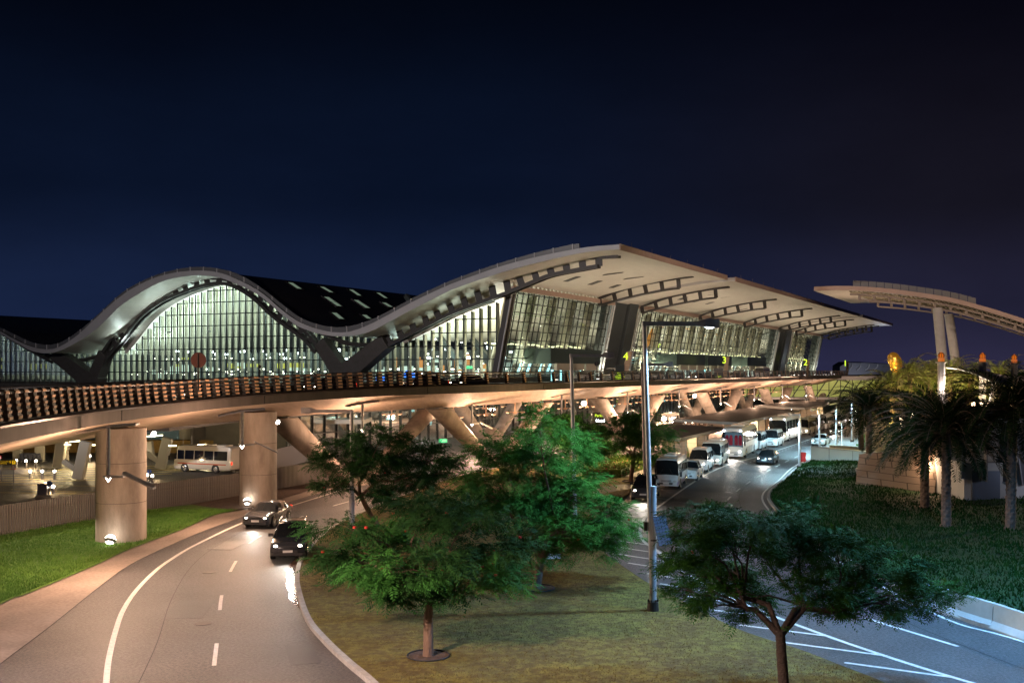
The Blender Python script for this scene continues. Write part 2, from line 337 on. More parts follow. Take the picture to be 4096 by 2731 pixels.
# parking-bay cross lines further up
for yy in (87,92.5,98,103):
    bx=crossx(bay,yy); ribbon(mb,[Vector((bx-3.2,yy+1.6,0)),Vector((bx,yy,0))],.14,.018)
ll=[G(3455,2470),G(3832,2585)]; ribbon(mb,ll,.17,.016)
dashl=smooth_poly([Vector((51,160,0)),Vector((36,128,0)),Vector((27,108,0)),Vector((19,88,0)),Vector((14.8,74,0)),Vector((13.4,62,0)),Vector((12.9,52,0)),Vector((14.2,43,0))],6)
dashes(mb,dashl,0,110,2.4,3.6,.15)
dotl=[Vector((50,165,0)),Vector((24.,110,0))]; dashes(mb,dotl,0,60,.8,1.2,.13)
redge=smooth_poly([Vector((49,145,0)),Vector((32.2,115.4,0)),Vector((24.1,95,0)),Vector((19.9,83.5,0)),Vector((18,72,0)),Vector((17.1,60,0)),Vector((17.3,43.6,0)),Vector((18.6,39.3,0)),Vector((21,33,0)),Vector((24,28,0))],6)
ribbon(mb,redge,.15,.014)
# turning arrow
def arrow(p,d,L=3.,w=.5):
    n=Vector((-d.y,d.x,0)); a=p; b=p+d*(L*.6)
    mb.add([a-n*w*.25+UP*.02,a+n*w*.25+UP*.02,b+n*w*.25+UP*.02,b-n*w*.25+UP*.02,b+n*w*.9+UP*.02,p+d*L+UP*.02,b-n*w*.9+UP*.02],[(0,3,2,1),(3,6,5,4,2)])
arrow(Vector((36.5,122,0)),-AX); arrow(Vector((43.3,138,0)),-AX); arrow(G(2630,2140),Vector((-.25,-1,0)).normalized(),3.2)
struct('road_marking',mb,PAINT)
mb=MB()
for i in range(7):
    a=Vector((-52+i*1.1,92+i*2.6,0)); ribbon(mb,[a,a+Vector((17,4,0))],.3,.014)
for yy in (84,89.5,104): ribbon(mb,[Vector((-60,yy+4,0)),Vector((-27,yy,0))],.14,.014)
for k in range(9):
    a=Vector((-27+1.7*k,87+2.5*k,0)); ribbon(mb,[a,a+Vector((2.6,-.5,0))],.12,.014)
ribbon(mb,smooth_poly([Vector((-42,88,0)),Vector((-32,86,0)),Vector((-26,90,0)),Vector((-20,99,0))],6),.13,.016)
struct('yellow_road_marking',mb,YPAINT)
mb=MB(); rp=random.Random(21)
for x,y,a,b_,r in ((-13.5,44,1.6,3.4,.1),(-9.8,52,1.2,5,.25),(-16.2,60,1.4,3,-.1),(13,70,1.8,4,.15),(16,88,2.2,5,.4),(12.4,47,1.3,3,-.2),(24,104,2,5,.5),(16.5,53,1.2,4,.0),(-14,71,1.5,4,-.35),(-7.4,37,1.,2.6,.3)):
    mb.box((x,y,.004),(a,b_,.006),r)
struct('asphalt_patch',mb,ASPH2)
mb=MB()
for x,y in ((-12.2,41.5),(-15.,52.),(15.2,66),(13.9,50),(22,97),(-16.1,64.5)): mb.cyl((x,y,.0),(x,y,.012),.34,n=20)
o=struct('manhole_covers',mb,DARKM)
mb=MB(); ribbon(mb,smooth_poly([Vector((-11.2,30,0)),Vector((-12.9,38,0)),Vector((-14.9,46,0)),Vector((-16.4,54,0)),Vector((-16.8,61,0)),Vector((-16.2,70,0)),Vector((-13.2,81,0))],8),.03,.011); ribbon(mb,smooth_poly([Vector((18.6,30,0)),Vector((15.6,42,0)),Vector((15,55,0)),Vector((15.8,70,0)),Vector((20,90,0)),Vector((33,120,0))],8),.03,.011)
struct('asphalt_seam',mb,BLACK)
# puddle along the island kerb
PUD=mat('puddle_water',(.15,.075,.05),.16,c2=(.09,.05,.035),scale=1.5,spec=.8,bump=.15,bscale=8)
pk=smooth_poly(wp([(1240,2452),(1205,2390),(1190,2310),(1208,2248),(1262,2178),(1330,2118)]),5); pin=smooth_poly(wp([(1222,2452),(1165,2400),(1146,2320),(1160,2260),(1215,2185),(1300,2120)]),5)
mb=MB(); n=len(pk); rr_=random.Random(3); mb.add([(p.x,p.y,.012) for p in pk]+[(p.x+rr_.uniform(-.06,.06),p.y,.012) for p in pin],[(i,n+i,n+i+1,i+1) for i in range(n-1)]); struct('puddle',mb,PUD)
# right kerb + embankment
rk=smooth_poly([Vector((80,200,0)),Vector((50.5,146,0)),Vector((32.9,115.4,0)),Vector((24.6,95,0)),Vector((20.4,83.5,0)),Vector((18.5,72,0)),Vector((17.6,60,0)),Vector((17.9,43.6,0)),Vector((19.2,39.3,0)),Vector((21.6,33,0)),Vector((25,28,0))],8)
mb=MB(); kerb(mb,rk,.2,.16); o=struct('kerb',mb,KERB)
def emb_h(x,y,d):
    h=min(d/2.2,1)*.55+min(max(d-3,0)/14,1)*.6
    if y>104: h*=max(0,1-(y-104)/11)
    return .12+h+.10*math.sin(x*.9+y*.37)*math.sin(y*.7-x*.3)
mb=MB(); rows=[]; path=[p for p in rk if p.y<116.5]; nd=22
for i,p in enumerate(path):
    row=[]
    for j in range(nd):
        d=[0,.15,.5,1,1.6,2.4,3.4,4.5,6,7.5,9,11,13,15,18,21,25,30,36,44,54,70][j]; q=Vector((p.x+.1+d,p.y-d*.04,0)); row.append((q.x,q.y,emb_h(q.x,q.y,d) if j else -.02))
    rows.append(row)
vs=[v for r in rows for v in r]; fs=[(i*nd+j,i*nd+j+1,(i+1)*nd+j+1,(i+1)*nd+j) for i in range(len(rows)-1) for j in range(nd-1)]
mb.add(vs,fs); EMB=struct('terrain',mb,COVER,smooth=True)
def emb_z(x,y):
    bx=crossx(rk,y); bx=18 if bx is None else bx
    return emb_h(x,y,max(x-bx-.1,0))
# leafy tufts on the embankment and island blades (countless)
def tufts(name,n,fn_,m,hh,ww):
    V=[];Fc=[]; c=0
    rs=np.random.RandomState(5)
    for _ in range(n):
        p=fn_(rs)
        if p is None: continue
        a=rs.uniform(0,6.283); h=hh*rs.uniform(.5,1.3); lean=rs.uniform(-.6,.6,2)*h; wx,wy=math.cos(a)*ww,math.sin(a)*ww
        V+= [(p[0]-wx,p[1]-wy,p[2]),(p[0]+wx,p[1]+wy,p[2]),(p[0]+wx*.6+lean[0],p[1]+wy*.6+lean[1],p[2]+h)]
        Fc.append((c,c+1,c+2)); c+=3
    mb=MB(); mb.v=V; mb.f=Fc; mb.m=[0]*len(Fc); o=mb.build(name,m); tag(o,kind='stuff'); return o
LEAFC=mat('cover_leaf',(.009,.036,.006),.85,spec=.05,c2=(.006,.024,.005),scale=.7)
def _e(rs):
    y=30+85*rs.rand()**1.0; bx=crossx(rk,y); x=bx+.25+(y*.5)*rs.rand()**1.2
    return (x,y,emb_z(x,y)-.03)
o=tufts('ground_cover',80000,_e,LEAFC,.19,.05); o['label']='low dark green ground cover on the bank right of the bus road'
GBL=mat('grass_blade',(.09,.20,.025),.8,c2=(.055,.14,.015),scale=.6)
def _g(rs):
    y=40+42*rs.rand(); x0=crossx(gr,y); 
    if x0 is None or y>75: return None
    xf=-31+ (y-63.3)*(.46); x=x0-.15-rs.rand()*(x0-max(xf,-.4876*y-1))
    if x<xf-.2 and y>60: return None
    return (x,y,.04)
o=tufts('grass',45000,_g,GBL,.13,.025); o['label']='short green grass on the verge under the flyover'
BLD=mat('dry_blade',(.12,.10,.02),.9,c2=(.07,.05,.012),scale=.4)
def _d(rs):
    y=30.5+54*rs.rand()**1.3; a=crossx(isl_left,y); b=crossx(isl_right,y)
    if a is None or b is None: return None
    x=a+.2+(b-a-.4)*rs.rand(); return (x,y,.13)
o=tufts('dry_grass',90000,_d,BLD,.05,.014); o['label']='patchy brown and green turf of the traffic island'
# ================================================================ terminal roof
prof=[(2468,978,978,998),(2330,969,991,1011),(2048,1034,1052,1078),(1816,1113,1131,1155),(1738,1147,1165,1193),(1660,1183,1202,1232),(1560,1236,1255,1285),(1481,1276,1296,1326),(1394,1303,1327,1344),(1303,1305,1324,1340),(1198,1272,1288,1308),(1128,1222,1240,1258),(1046,1157,1170,1188),(958,1102,1122,1141),(871,1074,1089,1109),(766,1067,1083,1102),(653,1087,1100,1124),(566,1120,1134,1168),(479,1170,1187,1226),(383,1257,1272,1318),(305,1324,1344,1370),(218,1374,1394,1409),(131,1372,1388,1405),(44,1335,1349,1357),(0,1313,1324,1333)]
S0=140.
PT=[];PZP=[];PZM=[];PZB=[]
for x,a,b,c in prof:
    t=px2t(x,S0); Y=ST(S0,t).y; PT.append(t); PZP.append(10+(HY-a)*Y/F); PZM.append(10+(HY-b)*Y/F); PZB.append(10+(HY-c)*Y/F)
PT+= [200,213,226,240]; PZM+=[20.6,22.4,20.6,15.5]; PZB+=[19.8,21.6,19.8,14.7]; PZP+=[21.3,23.1,21.3,16.2]
PT[0]=54.6
def hermite(xs,ys,x):
    i=int(np.searchsorted(xs,x)); i=max(1,min(i,len(xs)-1)); x0,x1=xs[i-1],xs[i]; h=x1-x0; t=(x-x0)/h; t=max(-.2,min(1.2,t))
    def sl(k):
        if k<=0: return (ys[1]-ys[0])/(xs[1]-xs[0])
        if k>=len(xs)-1: return (ys[-1]-ys[-2])/(xs[-1]-xs[-2])
        return (ys[k+1]-ys[k-1])/(xs[k+1]-xs[k-1])
    m0,m1=sl(i-1)*h,sl(i)*h
    return (2*t**3-3*t**2+1)*ys[i-1]+(t**3-2*t**2+t)*m0+(-2*t**3+3*t**2)*ys[i]+(t**3-t**2)*m1
zm=lambda t: hermite(PT,PZM,t); zb=lambda t: min(hermite(PT,PZB,t),zm(t)-.55); zp=lambda t: max(hermite(PT,PZP,t),zm(t)+.55)
TERM=thing('terminal_building','huge airport terminal with wave-shaped grey roof, lit glass walls and long canopy eaves','terminal',ST(150,80,0))
ts=[54.6]+[56+1.75*i for i in range(106)]
def leaf(s0,s1,te,dz,front):
    mb=MB(); nt_=len(ts); 
    def pt(t,s,top):
        wgt=max(0,min(1,(95-t)/35)); tt=t+te*wgt; z=(zm(t) if top else zb(t))+dz*wgt
        return ST(s,tt,z)
    ss=[s0,s1]
    A=[pt(t,s0,1) for t in ts]; B=[pt(t,s1,1) for t in ts]; C=[pt(t,s0,0) for t in ts]; Dd=[pt(t,s1,0) for t in ts]
    n=nt_; mb.add(A+B,[(i,n+i,n+i+1,i+1) for i in range(n-1)],0)
    mb.add(C+Dd,[(i,i+1,n+i+1,n+i) for i in range(n-1)],1)
    mb.add(A+C,[(i,i+1,n+i+1,n+i) for i in range(n-1)],2); mb.add(B+Dd,[(i,n+i,n+i+1,i+1) for i in range(n-1)],2)
    mb.add([A[0],B[0],Dd[0],C[0]],[(0,1,2,3)],2); mb.add([A[-1],B[-1],Dd[-1],C[-1]],[(3,2,1,0)],2)
    o=mb.build('roof',[ROOFT,SOFW,FASC],TERM)
    me=o.data; sm=[p.material_index<2 for p in me.polygons]; me.polygons.foreach_set('use_smooth',sm)
    # soffit slots and fascia joints
    return o
EAVC=mat('eave_cladding',(.42,.30,.25),.5,.1,c2=(.37,.27,.22),scale=.8)
for s0,s1,te,dz in ((140,196,0,0),(196.05,342,-1.5,-.35),(342.05,413,-2.3,-.6)):
    ro=leaf(s0,s1,te,dz,s0==140)
    mb=MB(); z1=zm(54.6)+dz; z0=zb(54.6)+dz; k=s0+.05
    while k<s1-.3:
        e=min(k+1.45,s1-.05); mb.box(ST((k+e)/2,54.6+te-.09,(z0+z1)/2),(e-k-.04,.16,z1-z0+.16),HEAD); k+=1.5
    mb.build('eave_fascia',EAVC,ro)
    mb=MB(); k=s0+6
    while k<s1: mb.beam(ST(k,55+te,z1),ST(k,55+te,z1+.9),.05,.05); mb.build('lightning_rod',DARKM,ro); mb=MB(); k+=9
# parapet upstand at the front end with joints
mb=MB(); tt=[61+1.2*i for i in range(148)]; tt=[t for t in tt if t<239]
for a,b in zip(tt,tt[1:]):
    P=[ST(140.5,a,zm(a)-.02),ST(140.5,b,zm(b)-.02),ST(140.5,b,zp(b)),ST(140.5,a,zp(a))]; Q=[p+AX*.35 for p in P]
    mb.add(P+Q,[(0,1,2,3),(7,6,5,4),(3,2,6,7),(0,3,7,4),(1,5,6,2)])
t=62.
while t<238: mb.beam(ST(140.42,t,zm(t)),ST(140.42,t,zp(t)+.04),.14,.14,up=AX,m=1); t+=3.1
PAR=mb.build('parapet',[PARA,FASC],TERM)
# skylights found on the roof surface
def roofhit(x,y):
    r=(x-HX)/F
    Y=145.
    while Y<460:
        P=Vector((r*Y,Y,10-(y-HY)*Y/F)); t=P.dot(BX); s=P.dot(AX)
        if s>141 and 60<t<238 and P.z<=zm(t): return s,t
        Y+=.25
    return None
for q in [((1120,1108),(1188,1128)),((1157,1131),(1200,1160)),((1242,1120),(1308,1142)),((1283,1148),(1328,1174)),((1300,1188),(1360,1230)),((1356,1135),(1420,1153)),((1400,1159),(1440,1187)),((1418,1200),(1474,1238)),((1508,1172),(1546,1197)),((1530,1211),(1566,1232)),((1332,1252),(1368,1281)),((1452,1259),(1478,1279))]:
    a=roofhit(*q[0]); b=roofhit(*q[1])
    if not a or not b or abs(a[0]-b[0])>60: continue
    mb=MB(); sm=(a[0]+b[0])/2; dt=.55; 
    pa=ST(a[0],a[1],zm(a[1])+.1); pb=ST(b[0],b[1],zm(b[1])+.1); wv=AX*2.1
    mb.add([pa-wv*.5,pa+wv*.5,pb+wv*.5,pb-wv*.5],[(0,1,2,3)],0)
    for e0,e1 in ((pa-wv*.5,pa+wv*.5),(pa+wv*.5,pb+wv*.5),(pb+wv*.5,pb-wv*.5),(pb-wv*.5,pa-wv*.5)): mb.beam(e0,e1,.3,.25,m=1)
    mb.build('skylight',[E_TROOM,ROOFT],TERM)
# ---- trusses
def chords(name,U,Lw,s,dep=.7,w=.75,posts=3.1,lab=None):
    mb=MB(); U=[Vector(p) for p in U]; Lw=[Vector(p) for p in Lw]
    for C in (U,Lw):
        for sx in (-w/2,w/2):
            for a,b in zip(C,C[1:]): mb.beam(ST(s+sx,a.x,a.y),ST(s+sx,b.x,b.y),.32,dep*.72)
        for a,b in zip(C,C[1:]): mb.beam(ST(s,a.x,a.y+dep*.2),ST(s,b.x,b.y+dep*.2),w,.1)
    L_=pathlen([Vector((p.x,p.y,0)) for p in Lw]); n=max(2,int(L_[-1]/posts)); Lp=[Vector((p.x,p.y,0)) for p in Lw]; Up=[Vector((p.x,p.y,0)) for p in U]; UL=pathlen(Up)
    for k in range(n+1):
        p,d=at(Lp,L_[-1]*k/n,L_); 
        # nearest on U
        best=min((at(Up,UL[-1]*j/80,UL)[0] for j in range(81)),key=lambda q:(q-p).length)
        if (best-p).length<4: mb.beam(ST(s,p.x,p.y),ST(s,best.x,best.y),w,.22,up=AX)
    return mb.build(name,TRUSS,TERM)
def pxtz(l,s):
    o=[]
    for x,y in l:
        t=px2t(x,s); Y=ST(s,t).y; o.append(Vector((t,10+(HY-y)*Y/F,0)))
    return smooth_poly(o,4)
S1=147.
chords('arch_truss',pxtz([(1533,1344),(1633,1285),(1738,1235),(1834,1187),(1938,1146),(2048,1108),(2130,1080),(2222,1054),(2353,1032),(2477,1024)],S1),pxtz([(1560,1381),(1677,1320),(1808,1255),(1938,1207),(2048,1148+18),(2152,1122),(2222,1098),(2396,1065)],S1),S1,.75,1.1,2.6)
chords('arch_truss',pxtz([(395,1462),(418,1411),(479,1324),(566,1229),(653,1172),(740,1133),(827,1113),(932,1124),(1030,1165),(1130,1245),(1233,1330),(1290,1400)],S1),pxtz([(415,1470),(440,1424),(479,1379),(566,1272),(653,1207),(740,1168),(827,1141),(914,1137),(1010,1185),(1110,1275),(1215,1350),(1270,1410)],S1),S1,.75,1.1,2.6)
chords('arch_truss',pxtz([(-40,1275),(60,1330),(150,1388),(232,1430)],S1),pxtz([(-40,1300),(60,1360),(150,1412),(222,1450)],S1),S1,.75,1.1,2.6)
Ut=pxtz([(2549,1205),(2657,1168),(2788,1141),(2897,1126)],206.7); Lt=pxtz([(2553,1222),(2657,1194),(2788,1168),(2845,1161)],206.7)
for i,s in enumerate((186,206.7,247.5,289,331.5,353,397.,410.)):
    dz=-.1 if s<196 else (-.6 if s<342 else -.85); dt=0 if s<196 else (-1. if s<342 else -1.6)
    chords('canopy_truss',[p+Vector((dt,dz-.55,0)) for p in Ut],[p+Vector((dt,dz-.95,0)) for p in Lt],s,.42,.75,2.7)
def legb(name,a,b,w,d,s=S1,w2=None):
    ta,tb=px2t(a[0],s),px2t(b[0],s); pa=ST(s,ta); pb=ST(s,tb); A=ST(s,ta,10+(HY-a[1])*pa.y/F); B=ST(s,tb,10+(HY-b[1])*pb.y/F)
    mb=MB(); dd=(B-A).normalized(); x=dd.cross(AX).normalized(); vs=[]
    for p,ww in((A,w),(B,w2 or w)):
        for sx,sy in((-1,-1),(1,-1),(1,1),(-1,1)): vs.append(p+x*(sx*ww/2)+AX*(sy*d/2))
    mb.add(vs,[(3,2,1,0),(4,5,6,7),(0,1,5,4),(1,2,6,5),(2,3,7,6),(3,0,4,7)]); return mb.build(name,LEG,TERM,bevel=.08)
legb('raking_leg',(1340,1535),(1552,1365),3.6,2.4,w2=2.6); legb('raking_leg',(1395,1530),(1288,1368),3.2,2.2,s=147.15,w2=2.3)
legb('raking_leg',(400,1545),(228,1415),3.6,2.4,w2=2.4); legb('raking_leg',(372,1545),(425,1412),3.0,2.2,s=147.15,w2=2.2)
mb=MB(); c=pxtz([(1290,1330),(1329,1349),(1394,1374),(1485,1380),(1545,1368)],148.4); mb.tube([ST(148.4,p.x,p.y) for p in c],.42,6); mb.build('tie_beam',TRUSS,TERM)
mb=MB(); c=pxtz([(190,1420),(250,1438),(320,1440),(395,1425),(440,1412)],148.4); mb.tube([ST(148.4,p.x,p.y) for p in c],.38,6); mb.build('tie_beam',TRUSS,TERM)
# ---- end facade
SE=151.; TB0,TB1=80.2,236.
CHL=[]
for l in ([(1560,1381),(1677,1320),(1808,1255),(1938,1207),(2048,1166),(2152,1122)],[(440,1424),(479,1379),(566,1272),(653,1207),(740,1168),(827,1141),(914,1137),(1010,1185),(1110,1275),(1215,1350)],[(-40,1300),(60,1360),(150,1412)]):
    p_=pxtz(l,S1); p_=sorted([(q.x,q.y) for q in p_]); CHL.append(([a for a,_ in p_],[b for _,b in p_]))
def gtop(t):
    z=zb(t)-.05
    for xs_,ys_ in CHL:
        if xs_[0]<=t<=xs_[-1]: z=min(z,float(np.interp(t,xs_,ys_))+.15)
    return z
mb=MB(); gl=MB(); fin=MB(); t=TB0; cols=[]
while t<TB1:
    top=gtop(t); cols.append(t)
    mb.box(ST(SE,t,(top+7)/2),(.22,.16,top-7),HEAD); 
    if top-8>1.2: fin.box(ST(SE+.85,t+.1,(top+8)/2),(.66,.12,top-8.1),HEAD)
    t2=min(t+1.55,TB1); tp2=gtop(t2)
    gl.add([ST(SE+.1,t,7),ST(SE+.1,t2,7),ST(SE+.1,t2,tp2),ST(SE+.1,t,top)],[(0,1,2,3)]); t+=1.55
z=9.6
while z<27:
    run=None
    for t in cols+[TB1+5]:
        ok=t<=TB1 and gtop(min(t,TB1))>z+.1
        if ok and run is None: run=t
        if not ok and run is not None:
            if t-run>2: mb.box(ST(SE-.02,(run+t-1.55)/2,z),(.16,t-1.55-run,.16),HEAD)
            run=None
    z+=2.2
bk=MB(); t=TB0
while t<TB1:
    t2=min(t+.8,TB1); a0,a1,b0,b1=gtop(t),gtop(t2),zb(t)+.02,zb(t2)+.02
    if b0-a0>.12 or b1-a1>.12: bk.add([ST(SE-.3,t,a0),ST(SE-.3,t2,a1),ST(SE-1.6,t2,b1),ST(SE-1.6,t,b0)],[(0,1,2,3)])
    elif bk.v: bk.build('bulkhead',SOFW,TERM); bk=MB()
    t+=.8
if bk.v: bk.build('bulkhead',SOFW,TERM)
WALLE=gl.build('end_glazing',GLASS,TERM); mb.build('mullions',MULL,WALLE); fin.build('sun_fins',FIN,WALLE)
# ---- main facade (leans outward)
def FT(s,z): return ST(s,80-(z-8.0)/14.9*3.0,z)
for (s0,s1) in ((150.6,193.),(209.,336.),(356.,404.)):
    gl=MB(); gl.add([FT(s0,7.9),FT(s1,7.9),FT(s1,22.8),FT(s0,22.8)],[(3,2,1,0)]); W0=gl.build('main_glazing',GLASS,TERM)
    mb=MB(); k=s0
    while k<=s1+.01: 
        mb.beam(FT(k,7.9),FT(k,22.8),.15,.14,up=BX); k+=(2.0 if s0<200 else 2.7)
    z=9.
    while z<22.8: mb.beam(FT(s0,z)-BX*.02,FT(s1,z)-BX*.02,.12,.13); z+=1.5
    mb.build('mullions',MULL,W0)
    # ladder frames at the bay ends
    for e,sg in ((s0,-1),(s1,1)):
        mb=MB(); o1=BX*-.5
        mb.beam(FT(e,8)+o1,FT(e,22.8)+o1,.22,.22,up=BX); mb.beam(FT(e+sg*1.1,8)+o1,FT(e+sg*1.1,22.8)+o1,.22,.22,up=BX)
        z=9.
        while z<22.6: mb.beam(FT(e,z)+o1,FT(e+sg*1.1,z)+o1,.1,.14); z+=1.25
        mb.build('ladder_frame',FASC,W0)
    mb=MB(); mb.beam(FT(s0-.6,23.15)-BX*.3,FT(s1+.6,23.15)-BX*.3,.7,.75); mb.build('head_beam',EAVC,TERM)
    mb=MB(); k=s0
    while k<s1:
        mb.beam(ST(k,76.6,23.5),ST(k,77.6,24.9),.3,.5,up=AX); k+=1.6
    CL=mb.build('clerestory_fins',FIN,TERM)
    gl=MB(); gl.add([ST(s0,77.5,23.4),ST(s1,77.5,23.4),ST(s1,77.5,25.2),ST(s0,77.5,25.2)],[(3,2,1,0)]); gl.build('clerestory_glass',GLASS,TERM)
for s0,s1 in ((194.6,208.),(337.6,354.6),(405.,409.)):
    mb=MB(); c=(s0+s1)/2; h=(s1-s0)/2-.8
    for k,(a,b,d) in enumerate(((c-h,c+h*.1,0),(c+h*.2,c+h,.5))):
        mb.add([FT(a,8)-BX*d,FT(b,8)-BX*d,FT(b,25)-BX*d,FT(a,25)-BX*d,FT(a,8)+BX*3,FT(b,8)+BX*3,FT(b,25)+BX*3,FT(a,25)+BX*3],[(3,2,1,0),(4,5,6,7),(0,1,5,4),(1,2,6,5),(0,4,7,3)])
    mb.build('pier',mat('pier_cladding',(.09,.105,.11),.35,.3),TERM)
# lower storey glazing and slab
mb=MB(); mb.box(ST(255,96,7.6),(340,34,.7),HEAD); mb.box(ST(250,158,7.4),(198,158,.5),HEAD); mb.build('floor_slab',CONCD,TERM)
gl=MB(); gl.add([ST(96,78.5,0),ST(420,78.5,0),ST(420,78.5,7.2),ST(96,78.5,7.2)],[(3,2,1,0)]); W0=gl.build('arrivals_glazing',GLASSD,TERM)
mb=MB(); k=96.
while k<300: mb.beam(ST(k,78.4,0),ST(k,78.4,7.2),.12,.2,up=BX); k+=2.4
for z in (.1,2.4,4.6,7.1): mb.beam(ST(96,78.35,z),ST(420,78.35,z),.14,.1)
mb.build('mullions',MULL,W0)
mb=MB(); mb.box(ST(260,92,3.6),(330,.5,7.2),HEAD); mb.box(ST(97,85,3.6),(.5,13,7.2),HEAD); mb.box(ST(150,157,3.6),(.8,156,7.2),HEAD); mb.build('arrivals_wall',mat('arrivals_wall',(.14,.13,.12),.7,c2=(.09,.085,.08),scale=.3),TERM)
# interior halls
mb=MB(); mb.box(ST(285,112,11.2),(250,.6,6.4),HEAD); mb.box(ST(178,135,10.9),(.6,106,5.8),HEAD); mb.box(ST(176,205,11.6),(.6,36,7.2),HEAD); mb.build('inner_wall',mat('inner_wall',(.13,.14,.135),.5,c2=(.07,.08,.085),scale=.25),TERM)
mb=MB(); k=157.
while k<400:
    if not(193<k<210 or 337<k<355): mb.tube([ST(k,84.3,8),ST(k,80.6,24)],[1.0,.8],12)
    k+=8.6
mb.build('hall_columns',FIN,TERM,smooth=True)
mb=MB(); rr_=random.Random(11)
for k in range(20): # big raking ribs inside behind the glass
    s=160+k*12; mb.beam(ST(s,90,9),ST(s+7,108,24),.7,.9)
mb.build('inner_ribs',INTD,TERM)
# check-in mezzanine, lit shops, signs and rows of downlights
def litbits(name,m,n,f,sz):
    mb=MB()
    for _ in range(n):
        s,t,z=f(); mb.box(ST(s,t,z),(rr_.uniform(*sz[0]),rr_.uniform(*sz[1]),rr_.uniform(*sz[2])),HEAD)
    o=mb.build(name,m,TERM); o['kind']='stuff'; return o
litbits('shop_lights',E_SHOPW,60,lambda:(rr_.uniform(153,400),rr_.uniform(104,111),rr_.uniform(8.6,12)),((1,4),(.1,.3),(.5,1.6)))
litbits('shop_lights',E_SHOPW,46,lambda:(rr_.uniform(165,177),rr_.uniform(84,176),rr_.uniform(8.4,11)),((.1,.3),(1,3),(.4,1.6)))
litbits('downlights',E_WHITE,170,lambda:(rr_.uniform(156,176),rr_.uniform(82,176),rr_.choice((9.1,9.4,9.7,10.2,12.4))),((.15,.3),(.22,.55),(.12,.22)))
litbits('downlights',E_WHITE,150,lambda:(rr_.uniform(153,400),rr_.uniform(84,108),rr_.choice((9.4,10.2,11.2,12.,13.,15.5))),((.2,.6),(.2,.3),(.15,.28)))
litbits('cool_lights',E_COOL,30,lambda:(rr_.uniform(156,170),rr_.uniform(84,160),rr_.choice((12.2,13.2,13.8))),((.2,.4),(.3,1.),(.25,.5)))
litbits('cool_lights',E_CYAN,50,lambda:(rr_.uniform(210,400),rr_.uniform(86,104),rr_.uniform(10,13.5)),((.8,3),(.1,.3),(.12,.3)))
litbits('warm_panels',E_OR2,16,lambda:(rr_.uniform(168,176),rr_.uniform(84,130),rr_.uniform(9,12)),((.1,.2),(.6,1.6),(1.,2.4)))
litbits('yellow_panels',E_YG,26,lambda:(rr_.uniform(160,174),rr_.choice((rr_.uniform(188,232),rr_.uniform(132,168))),rr_.choice((10.6,11,12.5))),((.1,.2),(1.5,4),(.4,1.)))
litbits('blue_screens',E_BLUE,6,lambda:(rr_.uniform(154,157),rr_.uniform(98,106),rr_.uniform(8.6,9.6)),((.1,.2),(1,2.2),(.7,1.2)))
# glowing tube imitating the traffic-trail reflection in the hall glass
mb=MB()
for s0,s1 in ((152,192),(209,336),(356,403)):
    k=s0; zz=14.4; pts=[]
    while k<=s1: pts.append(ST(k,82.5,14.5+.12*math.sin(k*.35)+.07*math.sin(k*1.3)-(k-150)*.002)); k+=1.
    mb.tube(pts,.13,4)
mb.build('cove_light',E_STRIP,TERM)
mb=MB()
for s0,s1 in ((209,336),(356,403)):
    for q in range(3):
        k=s0+q*3; pts=[]
        while k<=s1: pts.append(ST(k,83+q*.5,12.6-q*.45+.1*math.sin(k*.4+q))); k+=1.2
        mb.tube(pts,.035,4)
mb.build('cable_light',E_CYAN,TERM)
# hanging orange-lit ornament behind second bay (plain abstract folds)
mb=MB(); 
for k in range(9): mb.tube([ST(232+k*.35,84,14.5+.2*k),ST(232.5+k*.3,83.4,17.5+.15*k),ST(234+k*.1,83,19.8)],[.12,.35,.08],5)
mb.build('hanging_ornament',mat('amber_glass',(.5,.2,.04),.3,emit=(1,.4,.06),es=.8),TERM)
# amber chandelier clusters and spotlights hung near the glass
mb=MB()
for _ in range(70):
    s=rr_.choice((rr_.uniform(255,330),rr_.uniform(255,330),rr_.uniform(212,250),rr_.uniform(358,400))); mb.sphere(ST(s,rr_.uniform(82,84),20.5+rr_.uniform(-1.5,1.8)-(s-250)*.012),rr_.uniform(.1,.28),6,4,(1.6,1,.6))
o=mb.build('amber_lamps',emat('amber_glow',(1,.42,.10),3.),TERM); o['kind']='stuff'
mb=MB()
for _ in range(120):
    s=rr_.uniform(153,402); mb.sphere(ST(s,rr_.uniform(80.5,84),rr_.uniform(10.4,20)),rr_.uniform(.06,.16),6,4,(1.3,1,.8))
o=mb.build('hall_spotlights',emat('spot_glow',(1,.95,.8),6.),TERM); o['kind']='stuff'
# entrance portals with doors on the departures level
for i,s in enumerate((171,196+42,262,300)):
    mb=MB(); mb.box(ST(s,77.2,12.4),(22,5,2.6),HEAD); P=mb.build('entrance_lobby',mat('lobby_cladding',(.07,.10,.085),.3,.2),TERM)
    mb=MB()
    for q in (-6.5,-.2,6.2): mb.box(ST(s+q,74.6,10.55),(5.4,.5,1.2),HEAD)
    mb.build('door_header',FIN,P)
    mb=MB()
    for q in range(-9,9):
        mb.box(ST(s+q*1.05,74.7,9),(.1,.12,2.1),HEAD)
    mb.build('door_frame',STEEL,P)
    mb=MB()
    for q in range(4): mb.box(ST(s-7+q*4.3+rr_.uniform(-.6,.6),76.5,9.1),(.7,.1,1.9),HEAD)
    mb.build('door_glow',E_CYAN if i%2==0 else E_SHOPW,P)
